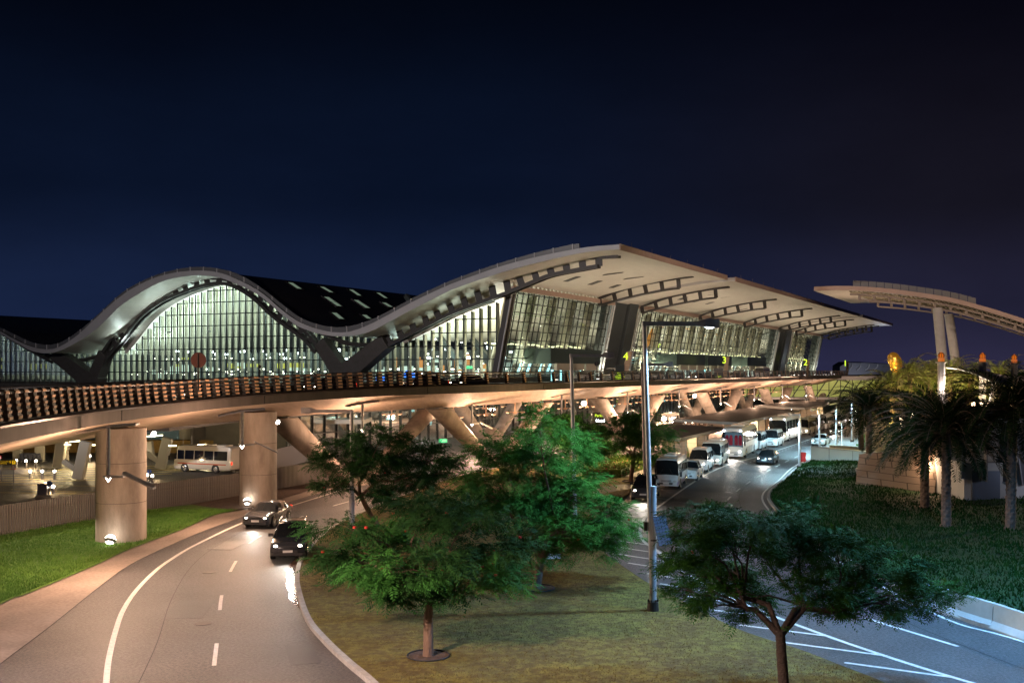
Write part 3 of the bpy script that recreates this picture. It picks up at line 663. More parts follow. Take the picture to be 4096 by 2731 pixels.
# lights inside
def area(loc,X,Z,sx,sy,power,color):
    o=light('AREA',(0,0,0),power,color,sx,None,sy=sy); X=Vector(X).normalized(); Zv=-Vector(Z).normalized(); Y=Zv.cross(X).normalized(); X=Y.cross(Zv)
    M=Matrix((X,Y,Zv)).transposed().to_4x4(); M.translation=Vector(loc); o.matrix_world=M; return o
for s0,s1 in ((153,192),(210,272),(274,335),(357,401)):
    area(ST((s0+s1)/2,88,12.2),AX,UP,s1-s0,7,1900*(s1-s0)/45,(1,.93,.72))
for tc_,wd,pw in ((89,14,700),(138,44,2500),(112,18,700),(205,40,160)):
    area(ST(161,tc_,11.),BX,UP,wd,7,pw,(.80,1,.95))

for k in range(13):
    t=84+9.5*k
    if zb(t)>13.5: light('POINT',ST(158,t,zb(t)-3.),(680 if t>118 else 90),(.78,1,.96),.3)
k=157.
while k<400:
    if not(193<k<210 or 337<k<355): light('POINT',ST(k,81.2,10.8),620,(1,.93,.72),.22)
    k+=8.6
# uplights on the departures deck washing the canopy soffit, each a small box fixture
k=0
for s in range(150,390,17):
    T=thing('canopy_uplight','small floor uplight on the departures deck under the canopy','uplight',ST(s,69,8.2),group='uplights washing the canopy soffit'); mb=MB(); mb.box((0,0,.15),(.6,.4,.3)); mb.build('housing',GREYM,T,world=False); mb=MB(); mb.box((0,0,.31),(.5,.3,.02)); mb.build('lens',E_WHITE,T,world=False)
    light('SPOT',(0,0,.45),1450,(1,.76,.54),.3,Vector((.30,-.15,1)),2.6,parent=T,blend=1)
# high mast with floodlights, standing left of the view
HM=thing('high_mast','tall floodlight mast beside the forecourt, left of the view','light mast',(-62,66,0)); mb=MB(); mb.cyl((-62,66,0),(-62,66,26),.4,.2,n=12); mb.build('pole',POLEM,HM); mb=MB(); mb.cyl((-62,66,25.4),(-62,66,25.9),1.2,n=12); mb.build('head_ring',GREYM,HM)
light('SPOT',(1.3,.3,24.8),42000,(1,.92,.90),.8,(ST(150,110,24)-Vector((-62,66,24))),1.5,parent=HM,blend=.8)
light('SPOT',(1.3,.3,24.6),34000,(1,.80,.58),.8,(Vector((-8,45,0))-Vector((-62,66,24))),1.3,parent=HM,blend=.8)

mb=MB(); mb.beam(FT(150.3,7.5),FT(150.3,23.),1.5,1.1,up=BX); mb.build('corner_column',TRUSS,TERM)
# dark slits in the canopy soffit
def soffhit(x,y,te):
    r=(x-HX)/F; Y=140.
    while Y<440:
        P=Vector((r*Y,Y,10-(y-HY)*Y/F)); t=P.dot(BX)-te; s_=P.dot(AX)
        if s_>141 and 53<t<82 and P.z>=zb(t)-.05: return s_,P.dot(BX),P.z
        Y+=.25
mb=MB()
for x0,y0,x1,y1,te in ((835,345,1020,320,0),(490,402,610,358,0),(715,432,810,397,0),(910,460,985,433,0),(1030,383,1205,360,0),(1790,530,1925,513,-2.3),(1535,570,1600,548,-2.3),(1660,593,1740,570,-2.3),(1785,610,1850,592,-2.3),(1910,553,2035,540,-2.3),(2080,670,2165,650,-2.3)):
    a=soffhit(2048+x0/2.297,950+y0/2.297,te); b=soffhit(2048+x1/2.297,950+y1/2.297,te)
    if a and b and abs(a[0]-b[0])<50: mb.beam(ST(a[0],a[1],a[2]-.04),ST(b[0],b[1],b[2]-.04),1.1,.05)
o=mb.build('soffit_slots',TRUSS,TERM)
HM2=thing('high_mast','tall floodlight mast beside the bus road, right of the view','light mast',(80,80,0)); mb=MB(); mb.cyl((80,80,0),(80,80,24),.4,.2,n=12); mb.build('pole',POLEM,HM2); mb=MB(); mb.cyl((80,80,23.4),(80,80,23.9),1.2,n=12); mb.build('head_ring',GREYM,HM2)
light('SPOT',(-1.3,.3,22.8),62000,(1,.72,.58),.7,(ST(250,55,42)-Vector((80,80,23))),1.45,parent=HM2,blend=.8)
light('SPOT',(-1.3,-.3,22.6),15000,(1,.80,.46),.1,(Vector((2,42,0))-Vector((80,80,23))),.75,parent=HM2,blend=.8)

for s_ in (112,135,160,190,222,258,300): light('POINT',ST(s_,84,4.6),520,(.92,1,.78),.3)
litbits('arrivals_lights',E_CYAN,40,lambda:(rr_.uniform(98,300),rr_.uniform(80,90),rr_.uniform(1.5,6)),((.6,2.2),(.1,.3),(.2,.6)))
litbits('arrivals_lamps',E_WHITE,70,lambda:(rr_.uniform(98,300),rr_.uniform(80,90),rr_.uniform(4.5,6.6)),((.2,.5),(.2,.3),(.1,.2)))

for t_ in (139,149,159):  # spots with small housings, added to brighten the left crest soffit
    mb=MB(); mb.box(ST(147.9,t_,17.2 if t_<150 else 14.),(.5,.5,.25),HEAD); mb.build('truss_lamp',GREYM,TERM)
    light('SPOT',ST(147.6,t_,17.5 if t_<150 else 14.3),420,(.80,1,.95),.2,Vector((-.25,-.1,1)),2.2,blend=1)
# ================================================================ elevated roadway
DP=[(-17.0,24,7.2),(-18.2,33,7.2),(-19.6,42,7.22),(-20.6,50,7.22),(-21.1,57,7.24),(-20.7,64,7.3),(-19.2,71.5,7.47),(-15.9,79,7.66),(-10.6,87,7.85)]
st=[ (0,101,7.97)]+[((101+k-101)*.512,101+k,8.0) for k in (25,55,90,130,175,225)]
DPS=smooth_poly([Vector(p) for p in DP+st],6)
DPATH=[Vector((p.x,p.y,0)) for p in DPS]; DZ=[p.z for p in DPS]; DL=pathlen(DPATH)
def dk(s):
    p,d=at(DPATH,s,DL); z=float(np.interp(s,DL,DZ)); return p,d,Vector((-d.y,d.x,0)),z
NL=len(DPATH)
def inner(i):
    p=DPATH[i]; d=(DPATH[min(i+1,NL-1)]-DPATH[max(i-1,0)]).normalized(); n=Vector((-d.y,d.x,0)); q=p+n*12.5
    s=p.dot(AX); 
    if s>88: wdt=lerp(12.5,33.5,max(0,min(1,(s-100)/42))); q=p+n*wdt
    return q
VIA=thing('elevated_roadway','curved concrete flyover with bronze finned railing sweeping to the departures level','flyover',(DPATH[0].x,DPATH[0].y,0))
rings=[]
for i,p in enumerate(DPATH):
    d=(DPATH[min(i+1,NL-1)]-DPATH[max(i-1,0)]).normalized(); n=Vector((-d.y,d.x,0)); z=DZ[i]; q=inner(i); wv=(q-p).length; f=.78
    rings.append([p+UP*(z+f),p+UP*z,p+n*.25+UP*(z-.04),p+n*5.6+UP*(z-1.55),q-n*3+UP*(z-1.55),q+UP*(z-.1),q+UP*(z+f),q-n*.35+UP*(z+f),q-n*.4+UP*(z+.12),p+n*.5+UP*(z+.12),p+n*.45+UP*(z+f)])
mb=MB(); n=len(rings[0]); vs=[p for r in rings for p in r]
mats_={0:0,1:1,2:1,3:1,4:1,5:2,6:2,7:2,8:3,9:2,10:2}
for k in range(n):
    mb.add([],[],0)
base=len(mb.v); mb.v=[tuple(v) for v in vs]
for i in range(NL-1):
    for k in range(n):
        k2=(k+1)%n; mb.f.append((i*n+k,(i+1)*n+k,(i+1)*n+k2,i*n+k2)); mb.m.append(mats_[k])
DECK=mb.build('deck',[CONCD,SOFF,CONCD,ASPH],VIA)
mb=MB()
for s in (14,33,52,71,90,112,135,160): 
    p,d,nn,z=dk(s); mb.beam(p-nn*.012+UP*(z+.02),p-nn*.012+UP*(z+.77),.05,.05,up=d)
mb.build('expansion_joint',BLACK,DECK)
mb=MB(); pts=[p-((DPATH[min(i+1,NL-1)]-DPATH[max(i-1,0)]).normalized().cross(UP))*-.03+UP*(DZ[i]+.70) for i,p in enumerate(DPATH)]
mb.tube([p for p in pts],.10,4); mb.build('coping',DARKM,DECK)
# railing posts: dark fins, bright plates standing for lit stripes between rail shadows
postm=None; s=3.; cnt=0; rest=MB()
def post(mb,s,H=1.2,wd=.46,dep=.16):
    p,d,nn,z=dk(s); b=p+nn*.10+UP*(z+.78); top=b+nn*.16+UP*H
    M=Matrix((d,nn,UP)).transposed()
    mb.beam(b+nn*.14,top+nn*.14,wd,dep*1.6,up=nn)
    n=5
    for k in range(n):
        f=(k+.5)/n if k<n-1 else .93; c=b.lerp(top,f)-nn*.01
        mb.box(c,(wd*.94,.05,H*.085),M=M,m=1)
while s<DL[-1]-60:
    p,_,_,_=dk(s)
    if p.y<92: H,wd,st_=1.22,.46,1.18
    else: H,wd,st_=1.05,.26,3.4
    if cnt<99:
        mb=MB(); post(mb,s,H,wd); mb.build('railing_post',[DARKM,BRONZ],VIA); cnt+=1
    else: post(rest,s,H,wd)
    s+=st_
if rest.v: o=rest.build('railing_post_row',[DARKM,BRONZ],VIA); o['kind']='stuff'
for zo,r,no in ((.95,.045,.34),(1.18,.05,.34),(1.42,.05,.34),(1.66,.05,.34),(1.90,.06,.32),(2.0,.03,.5)):
    mb=MB(); pts=[]
    for s in np.linspace(1,DL[-1]-62,150):
        p,d,nn,z=dk(float(s)); pts.append(p+nn*no+UP*(z+zo*(1 if p.y<92 else .93)))
    mb.tube(pts,r,5); mb.build('rail',DARKM if r<.055 else GREYM,VIA)
mb=MB(); pts=[inner(i)-UP*0+UP*(DZ[i]+1.55) for i in range(NL) if DPATH[i].dot(AX)<122]
pt2=[p-UP*.32 for p in pts]; mb.tube(pts,.06,5); mb.tube(pt2,.05,5)
for p in pts[::2]: mb.beam(p-UP*.8,p+UP*.05,.1,.1)
mb.build('rear_rail',GREYM,VIA)
# columns
def roundcol(c,top,r):
    mb=MB(); mb.cyl(c-UP*.6,Vector((c.x,c.y,top)),r,n=40); o=mb.build('column',CONC,VIA,smooth=False); autosmooth(o)
    mb=MB()
    for z in (2.3,4.6): mb.tube([c+Vector((math.cos(a)*(r+.001),math.sin(a)*(r+.001),z)) for a in np.linspace(0,math.tau,41)],.012,4)
    mb.build('pour_joint',CONCD,o)
roundcol(Vector((-23,61.8,0)),6.6,1.42); roundcol(Vector((-18.9,78.2,0)),6.9,1.36)
roundcol(Vector((-26.6,34,0)),6.6,1.4)
def splay(base,dirs,ztop=6.5,w0=1.0,w1=1.75,u=False):
    mb=MB()
    for dv,h in dirs:
        rr=[];N_=16
        for k in range(7):
            f=k/6; c=base+dv*(f**.92)+UP*(ztop*f-.2); a=lerp(w0,w1,f**1.4); b=lerp(.85,1.0,f); ax_=dv.normalized()
            side=Vector((-ax_.y,ax_.x,0)); rr.append([c+ax_*a*math.cos(2*math.pi*j/N_)+side*b*math.sin(2*math.pi*j/N_) for j in range(N_)])
        mb.loft(rr,True)
    if u: mb.sphere(base+UP*.4,1.6,12,8,(1.2,.8,1.3))
    o=mb.build('splayed_column',CONC,VIA); autosmooth(o,50)
b=Vector((-13.6,91.5,0)); splay(b,[(Vector((-5.2,-6.5,0)),1),(Vector((5.5,13,0)),1)],6.3)
for s,t in ((97,51.5),(136.5,51.5),(179,51),(221,51),(264,51)):
    splay(ST(s,t),[(AX*-11.5,1),(AX*11.5,1)],6.5)
for s,t in ((124,67),(167,67),(211,66),(254,66),(297,66)):
    splay(ST(s,t),[(AX*-9,1),(AX*9,1)],6.5,.9,1.3,u=True)
# ---------------------------------------------------------------- lamps with a post-top reflector hung under the deck edge
def indirect(label,x,yt,yb,Y=None,power=70,rz=0.,s=1.):
    X=(x-HX)*Y/F; zt=10-(yt-HY)*Y/F; z0=10-(yb-HY)*Y/F
    T=thing('indirect_lamp',label,'lamp',(X,Y,zt),group='reflector lamps hung under the flyover edge')
    B=Vector((X,Y,zt)); d=Vector((math.cos(rz),math.sin(rz),0)); n=Vector((-d.y,d.x,0))
    mb=MB(); mb.add([B-d*1.45-n*.25-UP*.28,B-n*.25+UP*.02,B+d*1.4-n*.25+UP*.12,B+d*1.4+n*.25+UP*.16,B+n*.25+UP*.06,B-d*1.45+n*.25-UP*.24]+[q+UP*.1 for q in (B-d*1.45-n*.25-UP*.28,B-n*.25+UP*.02,B+d*1.4-n*.25+UP*.12,B+d*1.4+n*.25+UP*.16,B+n*.25+UP*.06,B-d*1.45+n*.25-UP*.24)],
        [(0,1,4,5),(1,2,3,4),(6,11,10,7),(7,10,9,8),(0,6,7,1),(1,7,8,2),(2,8,9,3),(3,9,10,4),(4,10,11,5),(5,11,6,0)]); mb.build('reflector',GREYM,T)
    mb=MB(); mb.cyl(B+UP*.05,Vector((X,Y,z0)),.1*s,n=8); mb.build('stem',GREYM,T)
    e=Vector((X,Y,z0)); mb=MB(); mb.beam(e-d*.2,e+d*.75,.3,.1); 
    a=e+d*.75; mb.add([a-n*.25+UP*.22,a+d*1.45-n*.25-UP*.5,a+d*1.45+n*.25-UP*.5,a+n*.25+UP*.22]+[a-n*.25+UP*.12,a+d*1.45-n*.25-UP*.6,a+d*1.45+n*.25-UP*.6,a+n*.25+UP*.12],[(0,1,2,3),(7,6,5,4),(0,4,5,1),(1,5,6,2),(2,6,7,3),(3,7,4,0)]); mb.build('bracket',GREYM,T)
    mb=MB(); mb.tube([e+UP*-.05-d*.12,e-UP*.24,e-UP*.05+d*.12],.028,6); mb.build('bulb',E_HEAD,T)
    if power: light('POINT',(0,0,z0-zt-.45),power*(5.2 if x<1000 else 3.2),(1,.60,.38),.12,parent=T)
    return T
il=[('hanging reflector lamp in front of the nearest round column',433,1712,1905,50,0),('hanging reflector lamp before the second round column',968,1648,1778,66,.3),('hanging reflector lamp above the leftmost splayed leg behind the crown',1450,1613,1715,88,.5),('hanging reflector lamp beside the leaning column over the middle tree',1888,1594,1694,104,.5),
('hanging reflector lamp left of the tall thin street lamp',2247,1579,1668,118,.5),('hanging reflector lamp just left of the foremost street lamp',2510,1568,1644,137,.5),('hanging reflector lamp right of the foremost street lamp',2717,1558,1622,150,.5),('hanging reflector lamp before the pair of crossing splayed legs',2883,1551,1612,166,.5),('hanging reflector lamp above the second coach',3017,1545,1596,182,.5),('hanging reflector lamp near the flyover end beside splayed legs',3130,1540,1584,200,.5),('hanging reflector lamp farthest along the flyover edge',3225,1536,1580,218,.5)]
for l,x,yt,yb,Y,rz in il: indirect(l,x,yt,yb,Y,170 if Y<130 else 260,rz)
# pendant twin lamps under the deck (rows)
T0=thing('pendant_lamp','bronze pendant with two small lit discs hung under the flyover','pendant lamp',(0,0,0),group='twin disc pendants under the flyover')
mb=MB(); mb.cyl((0,0,0),(0,0,-1.7),.07,n=6); mb.beam((-.95,0,-1.7),(.95,0,-1.7),.06,.05); mb.box((0,0,-1.8),(.4,.25,.18)); mb.build('stem',BRONZ,T0)
for sx in(-1,1): 
    mb=MB(); mb.cyl((sx*.95,0,-1.66),(sx*.95,0,-1.78),.3,.26,n=10); h=mb.build('lamp_head',BRONZ,T0)
    mb=MB(); mb.cyl((sx*.95,0,-1.785),(sx*.95,0,-1.80),.22,n=10); mb.sphere((sx*.95,0,-1.79),.16,8,4,(1,1,.4)); mb.build('bulb',E_PEND,h)
k=0
for s in np.arange(100,262,7.5):
    for t,dz in ((58.5,0),(69,0)):
        k+=1; ss=s+(3.6 if t>60 else 0); p=ST(ss,t,6.55)
        place(T0,p,.35,'bronze pendant with two small lit discs hung under the flyover')
for s,t in ((108,60),(135,60),(165,60),(200,60),(240,60)):
    light('POINT',ST(s,t,4.0),1000,(1,.66,.42),.4)
for s in (100,130,165,205,250): light('POINT',ST(s,47,1.2),750,(1,.62,.4),.5)
# floodlights
def flood(label,p,aim,power,r=.22,col=(1,.8,.55),em=E_HEAD,wall=True,spot=2.2):
    T=thing('floodlight',label,'floodlight',p); mb=MB(); d=Vector(aim).normalized()
    mb.cyl((0,0,0),d*.16,r*.8,r*1.15,n=12); h=mb.build('housing',GREYM,T,world=False)
    mb=MB(); mb.cyl(d*.165,d*.19,r*1.08,n=14); mb.sphere(d*.18,r*.95,12,6); mb.build('lens',em,h,world=False)
    light('SPOT',d*.35,power,col,.12,Vector(d),spot,parent=T,blend=.9); return T
flood('blazing floodlight on the grass at the foot of the nearest round column',G(438,2186)+UP*.25,(.05,.62,.95),230,.3,(1,.75,.48),spot=2.4)
flood('blazing floodlight at the foot of the second round column',G(988,2030)+UP*.3,(-.05,.5,.95),230,.28,(1,.75,.48),spot=2.4)
flood('small floodlight high on the right side of the nearest round column',Vector((-20.9,60.9,10-(1731-HY)*60.9/F)),(.8,-.5,-.35),260,.16,(1,.8,.6))
flood('small floodlight high on the right side of the second round column',D(1104,1684,77.2),(.8,-.4,-.35),260,.16,(1,.8,.6))
flood('round lit floodlight under the flyover left of the splayed legs',D(2335,1612,124),(0,-1,-.2),150,.28,(1,.9,.7))
flood('round lit floodlight between the crossing splayed legs',D(2778,1582,170),(0,-1,-.2),150,.28,(1,.9,.7))
flood('floodlight at the foot of the column just outside the left edge',Vector((-24.3,37,.3)),(.2,.25,1),1500,.3,(1,.62,.38),spot=2.6)  # out of view, added to brighten the near deck soffit
# bollard lamps
B0=thing('bollard_lamp','lit bollard','bollard',(0,0,0),group='lit bollards on the arrivals forecourt')
mb=MB(); mb.cyl((0,0,0),(0,0,.62),.13,n=10); mb.build('post',GREYM,B0); mb=MB(); mb.sphere((0,0,.73),.13,10,6); mb.build('bulb',E_HEAD,B0)
bl=[('lit bollard left of the luggage trolleys, far row',104,1842),('lit bollard right of the luggage trolleys, far row',144,1842),('leftmost lit bollard of the middle row of three',121,1883),('middle lit bollard of the row of three',169,1883),('rightmost lit bollard of the row of three',218,1883),('lit bollard between the slanted canopy legs and nearest column',359,1822),('lit bollard left of the waste bin on the traffic island',165,1937),('lit bollard right of the round blue sign on the near traffic island',213,1944),('left lit bollard under the blue disc right of the near column',588,1898),('right lit bollard under the blue disc beside the near column',609,1901),('upper lit bollard at the right edge of the near column',579,1807),('lit bollard just below another at the right edge of the near column',578,1823),('lit bollard left of the second round column',934,1857),('lit bollard behind the rear end of the minibus',881,1855),('dim lit bollard at the far left by the yellow sign',65,1840)]
for l,x,y in bl:
    p=G(x,y,.75); p.z=0; o=place(B0,p,0,l)
for x,y in ((125,1842),(165,1883),(190,1940),(590,1890),(905,1856),(359,1822)):
    p=G(x,y,.75); p.z=1.2; light('POINT',p,110,(1,.68,.35),.25)
# ---------------------------------------------------------------- street lamps
def streetlamp(label,base,top,r0,r1,armvec,lit=0.,col=(.8,.9,1),em=None,solar=False,group=None,sleeve=0,lean=0.):
    T=thing('street_lamp',label,'street lamp',base,group=group); B=Vector(base); P=Vector((B.x+lean,B.y,top))
    mb=MB(); mb.tube([B+UP*.3,(B+P)/2,P],[r0,(r0+r1)/2,r1],14); 
    if sleeve: mb.cyl(B+UP*.3,B+UP*sleeve,r0*1.22,r0*1.18,n=16)
    o=mb.build('pole',POLEM,T); autosmooth(o)
    mb=MB(); mb.cyl(B,B+UP*.32,r0*2.1,r0*1.9,n=16); mb.cyl(B+UP*.32,B+UP*.36,r0*1.9,n=16)
    for k in range(6): a=k*math.pi/3; mb.cyl(B+Vector((math.cos(a),math.sin(a),0))*r0*1.6+UP*.35,B+Vector((math.cos(a),math.sin(a),0))*r0*1.6+UP*.46,.035,n=6)
    mb.build('base_flange',DARKM,T)
    if armvec is not None:
        a=Vector(armvec); L_=a.length; d=a.normalized(); mb=MB(); mb.beam(P-UP*.09-d*r1,P+a*.82-UP*.09,.16,.18); mb.build('arm',POLEM,T)
        mb=MB(); q=P+a*.74-UP*.02; e=P+a*1.06; sd=Vector((-d.y,d.x,0))*.7
        mb.loft([[q-sd*.1+UP*.0,q+sd*.1,q+sd*.1-UP*.14,q-sd*.1-UP*.14],[q+d*.35-sd*.22+UP*.14,q+d*.35+sd*.22+UP*.14,q+d*.35+sd*.24-UP*.2,q+d*.35-sd*.24-UP*.2],[e-sd*.2+UP*.12,e+sd*.2+UP*.12,e+sd*.22-UP*.24,e-sd*.22-UP*.24]])
        H=mb.build('lamp_head',POLEM,T)
        c=P+a*.93-UP*.27
        mb=MB(); mb.sphere(c+UP*.06,.15,12,6,(1.35,1.0,.5)); mb.build('bulb',em or POLEM,H)
        if lit: light('SPOT',c-B-UP*.3,lit,col,.15,Vector((0,0,-1)),2.75,parent=T,blend=.35)
    if solar:
        c=B+UP*(10-B.z) if False else Vector((B.x,B.y,3.5)); mb=MB(); a=c+Vector((.35,-.25,-.05)); u=Vector((.22,0,-1)).normalized(); rr=Vector((.95,0,.2)).normalized(); n=rr.cross(u).normalized()
        pts=[a-rr*.27+u*-.62,a+rr*.27-u*.62,a+rr*.27+u*.62,a-rr*.27+u*.62]
        mb.add([p for p in pts]+[p+n*.04 for p in pts],[(3,2,1,0),(4,5,6,7),(0,1,5,4),(1,2,6,5),(2,3,7,6),(3,0,4,7)]); PP=mb.build('solar_panel_frame',STEEL,T)
        mb=MB(); 
        sgn=-1 if n.y>0 else 1
        for i in range(4):
            for j in range(9):
                q=a+rr*(-.2+.135*i)+u*(-.53+.133*j); off=n*(.045 if n.y<0 else -.006)
                mb.add([q-rr*.06-u*.058+off,q+rr*.06-u*.058+off,q+rr*.06+u*.058+off,q-rr*.06+u*.058+off],[(0,1,2,3)])
        mb.build('solar_cells',mat('solar_cell',(.16,.22,.32),.5),PP)
        mb=MB(); mb.box(c+Vector((-.3,0,.1)),(.14,.2,.35)); mb.beam(c+UP*.2,c+Vector((.3,-.15,.1)),.06,.06); mb.build('bracket',DARKM,T)
        mb=MB(); mb.cyl(c+UP*-.5,c+UP*-.44,r0*1.3,n=14); mb.build('clamp',DARKM,T)
    return T
MAINB=G(2612,2440,.14); 
streetlamp('tallest foreground street lamp with solar panel and blue-white lit head',MAINB,12.0,.12,.09,(2.95,.35,0),2000,(.42,.72,1),E_COOL,True,sleeve=5.1,lean=-.36)
streetlamp('thin street lamp rising behind the leafy trees, arm to the right',Vector((3.75,62,.14)),10.95,.13,.10,(2.4,.2,0),0,lean=-.25)
streetlamp('distant street lamp just behind the foremost lamp pole',Vector((10.9,86,.14)),10.55,.13,.10,(2.4,.2,0),0,lean=-.25)
streetlamp('short street lamp with arm to the left among the tree crowns',G(1407,2127,.14),7.6,.15,.11,(-2.9,0,0),0,sleeve=2.2)
for l,x,yb,yt in (('slim unlit lamp pole on the kerb beside the red bin',3198,1879,1655),('slim lamp pole behind the pale retaining wall, second from left',3278,1806,1635),('slim lamp pole third from left by the pedestrian path',3345,1799,1612),('slim lamp pole farthest right on the paved footpath',3408,1771,1592)):
    b=G(x,yb); streetlamp(l,b,10-(yt-HY)*b.y/F,.13,.09,(-1.1,-.3,0),1200,(.45,.82,1),None,group='slim poles along the bus road')  # downlights added to these unlit poles to brighten the road
streetlamp('cool street lamp over the bus road beyond the right edge',Vector((22.3,37,0)),12.5,.2,.14,(-2.0,.2,0),4500,(.18,.50,1),E_COOL)
LB2=thing('street_lamp','cool floodlight mast behind the viewpoint aimed along the bus road','light mast',(10.5,15,0)); mb=MB(); mb.cyl((10.5,15,0),(10.5,15,13),.15,n=10); mb.build('pole',POLEM,LB2)
light('SPOT',(0,.3,13),34000,(.45,.80,1),.3,Vector((14.7,95,-10)),.30,parent=LB2,blend=.7)  # unseen spot added to brighten the fronts of the queue
streetlamp('warm street lamp beside the near end of the flyover',Vector((-14.5,20,0)),11.5,.2,.14,(1.6,.2,0),10500,(1,.70,.58),E_WARM)
# small round sign discs etc.
def disc_sign(label,x,yc,rpx,yb,Y,face,back=None,rim=None):
    X=(x-HX)*Y/F; z=10-(yc-HY)*Y/F; zb_=10-(yb-HY)*Y/F; r=rpx*Y/F
    T=thing('round_sign',label,'road sign',(X,Y,zb_)); mb=MB(); mb.cyl((X,Y,zb_),(X,Y,z+r*.8),.045,n=8); mb.build('pole',DARKM,T)
    mb=MB(); mb.cyl((X,Y+.03,z),(X,Y+.06,z),r,n=32); mb.build('sign_plate',face,T); return T
REDD=mat('sign_back',(.13,.05,.045),.6); BLUE=mat('sign_blue',(.03,.08,.3),.4)
disc_sign('dark red round sign seen from behind, large, before the arched glass wall',793,1440,31,1560,60,REDD)
disc_sign('small dark round sign on the departures deck left of the parked van',2387,1455,9.5,1505,150,DARKM)
disc_sign('tiny dark round sign by the small shrub on the flyover',1038,1465,7,1520,95,REDD)
disc_sign('small round blue sign between two lit bollards near the fence',196,1934,12,1992,83,BLUE)
disc_sign('small round blue sign above the bollards right of the near column',598,1885,8.5,1935,93,BLUE)
# parapet shrub on deck
# triangular warning signs
RED=mat('sign_red',(.5,.02,.02),.4); WHS=mat('sign_white',(.7,.7,.68),.4)
def tri(label,x,y,w_,yb,Y):
    X=(x-HX)*Y/F; z=10-(y-HY)*Y/F; r=w_*Y/F; zb_=10-(yb-HY)*Y/F
    T=thing('warning_sign',label,'road sign',(X,Y,zb_)); mb=MB(); mb.cyl((X,Y,zb_),(X,Y,z),.04,n=8); mb.build('pole',GREYM,T)
    for k,(q,m_) in enumerate(((1,RED),(.72,WHS))):
        mb=MB(); yy=Y-.05-.02*k; pts=[(X-r*q,yy,z-r*.58*q),(X+r*q,yy,z-r*.58*q),(X,yy,z+r*1.15*q)]; mb.add(pts+[(a,b+.015,c) for a,b,c in pts],[(0,1,2),(5,4,3),(0,3,4,1),(1,4,5,2),(2,5,3,0)]); mb.build('sign_face',m_,T)
    mb=MB(); mb.sphere((X,Y-.09,z+r*.35),r*.12,6,4); mb.box((X,Y-.09,z-r*.02),(r*.22,.01,r*.5)); mb.build('pictogram',BLACK,T)
tri('red-edged triangular pedestrian warning sign left of the near column',54,1870,11,1960,82)
tri('triangular warning sign on the lane under the employee parking sign',770,1806,7,1850,113)
tri('triangular warning sign cut by the left edge of the view',-2,1826,11,1900,95)
# hanging direction signs
SGB=mat('sign_board',(.035,.035,.035),.4); YT=mat('sign_yellow_text',(.8,.55,.02),.4,emit=(1,.65,.02),es=.35)
T=thing('direction_sign','hanging black sign with yellow lettering, 1 and P, above the white minibus','sign',D(750,1784,108))
c=W[T.name]; mb=MB(); mb.box(c,(1.55*1.0,.12,.4)); mb.build('board',SGB,T); mb=MB()
for q in(-.45,.45): mb.cyl(c+Vector((q,0,.2)),c+Vector((q,0,1.1)),.03,n=6)
mb.build('hanger',GREYM,T)
FR=Vector((1,0,0)); 
textmesh('Employee Car Park',.13,YT,c+Vector((-.27,-.07,-.09)),FR,UP,T,.004); textmesh('مواقف الموظفين',.15,YT,c+Vector((-.27,-.07,.08)),FR,UP,T,.004); textmesh('1',.34,YT,c+Vector((.36,-.07,0)),FR,UP,T,.004)
mb=MB(); mb.box(c+Vector((.6,-.065,0)),(.26,.02,.3)); mb.build('symbol_panel',YT,T); textmesh('P',.28,SGB,c+Vector((.6,-.08,0)),FR,UP,T,.004)
T=thing('direction_sign','black sign with yellow 9 and staff parking lettering at the left edge','sign',D(28,1848,88)); c=W[T.name]
mb=MB(); mb.box(c,(1.6,.12,.42)); mb.build('board',SGB,T); mb=MB(); mb.cyl(c+Vector((-.5,0.1,.2)),c+Vector((-.5,.1,-1.6)),.05,n=6); mb.build('pole',GREYM,T)
textmesh('Staff Parking',.13,YT,c+Vector((-.3,-.07,-.09)),FR,UP,T,.004); textmesh('مواقف السيارات',.14,YT,c+Vector((-.3,-.07,.08)),FR,UP,T,.004); textmesh('9',.34,YT,c+Vector((.3,-.07,0)),FR,UP,T,.004)
mb=MB(); mb.box(c+Vector((.6,-.065,0)),(.28,.02,.3)); mb.build('symbol_panel',YT,T); textmesh('P',.26,SGB,c+Vector((.6,-.08,0)),FR,UP,T,.004)
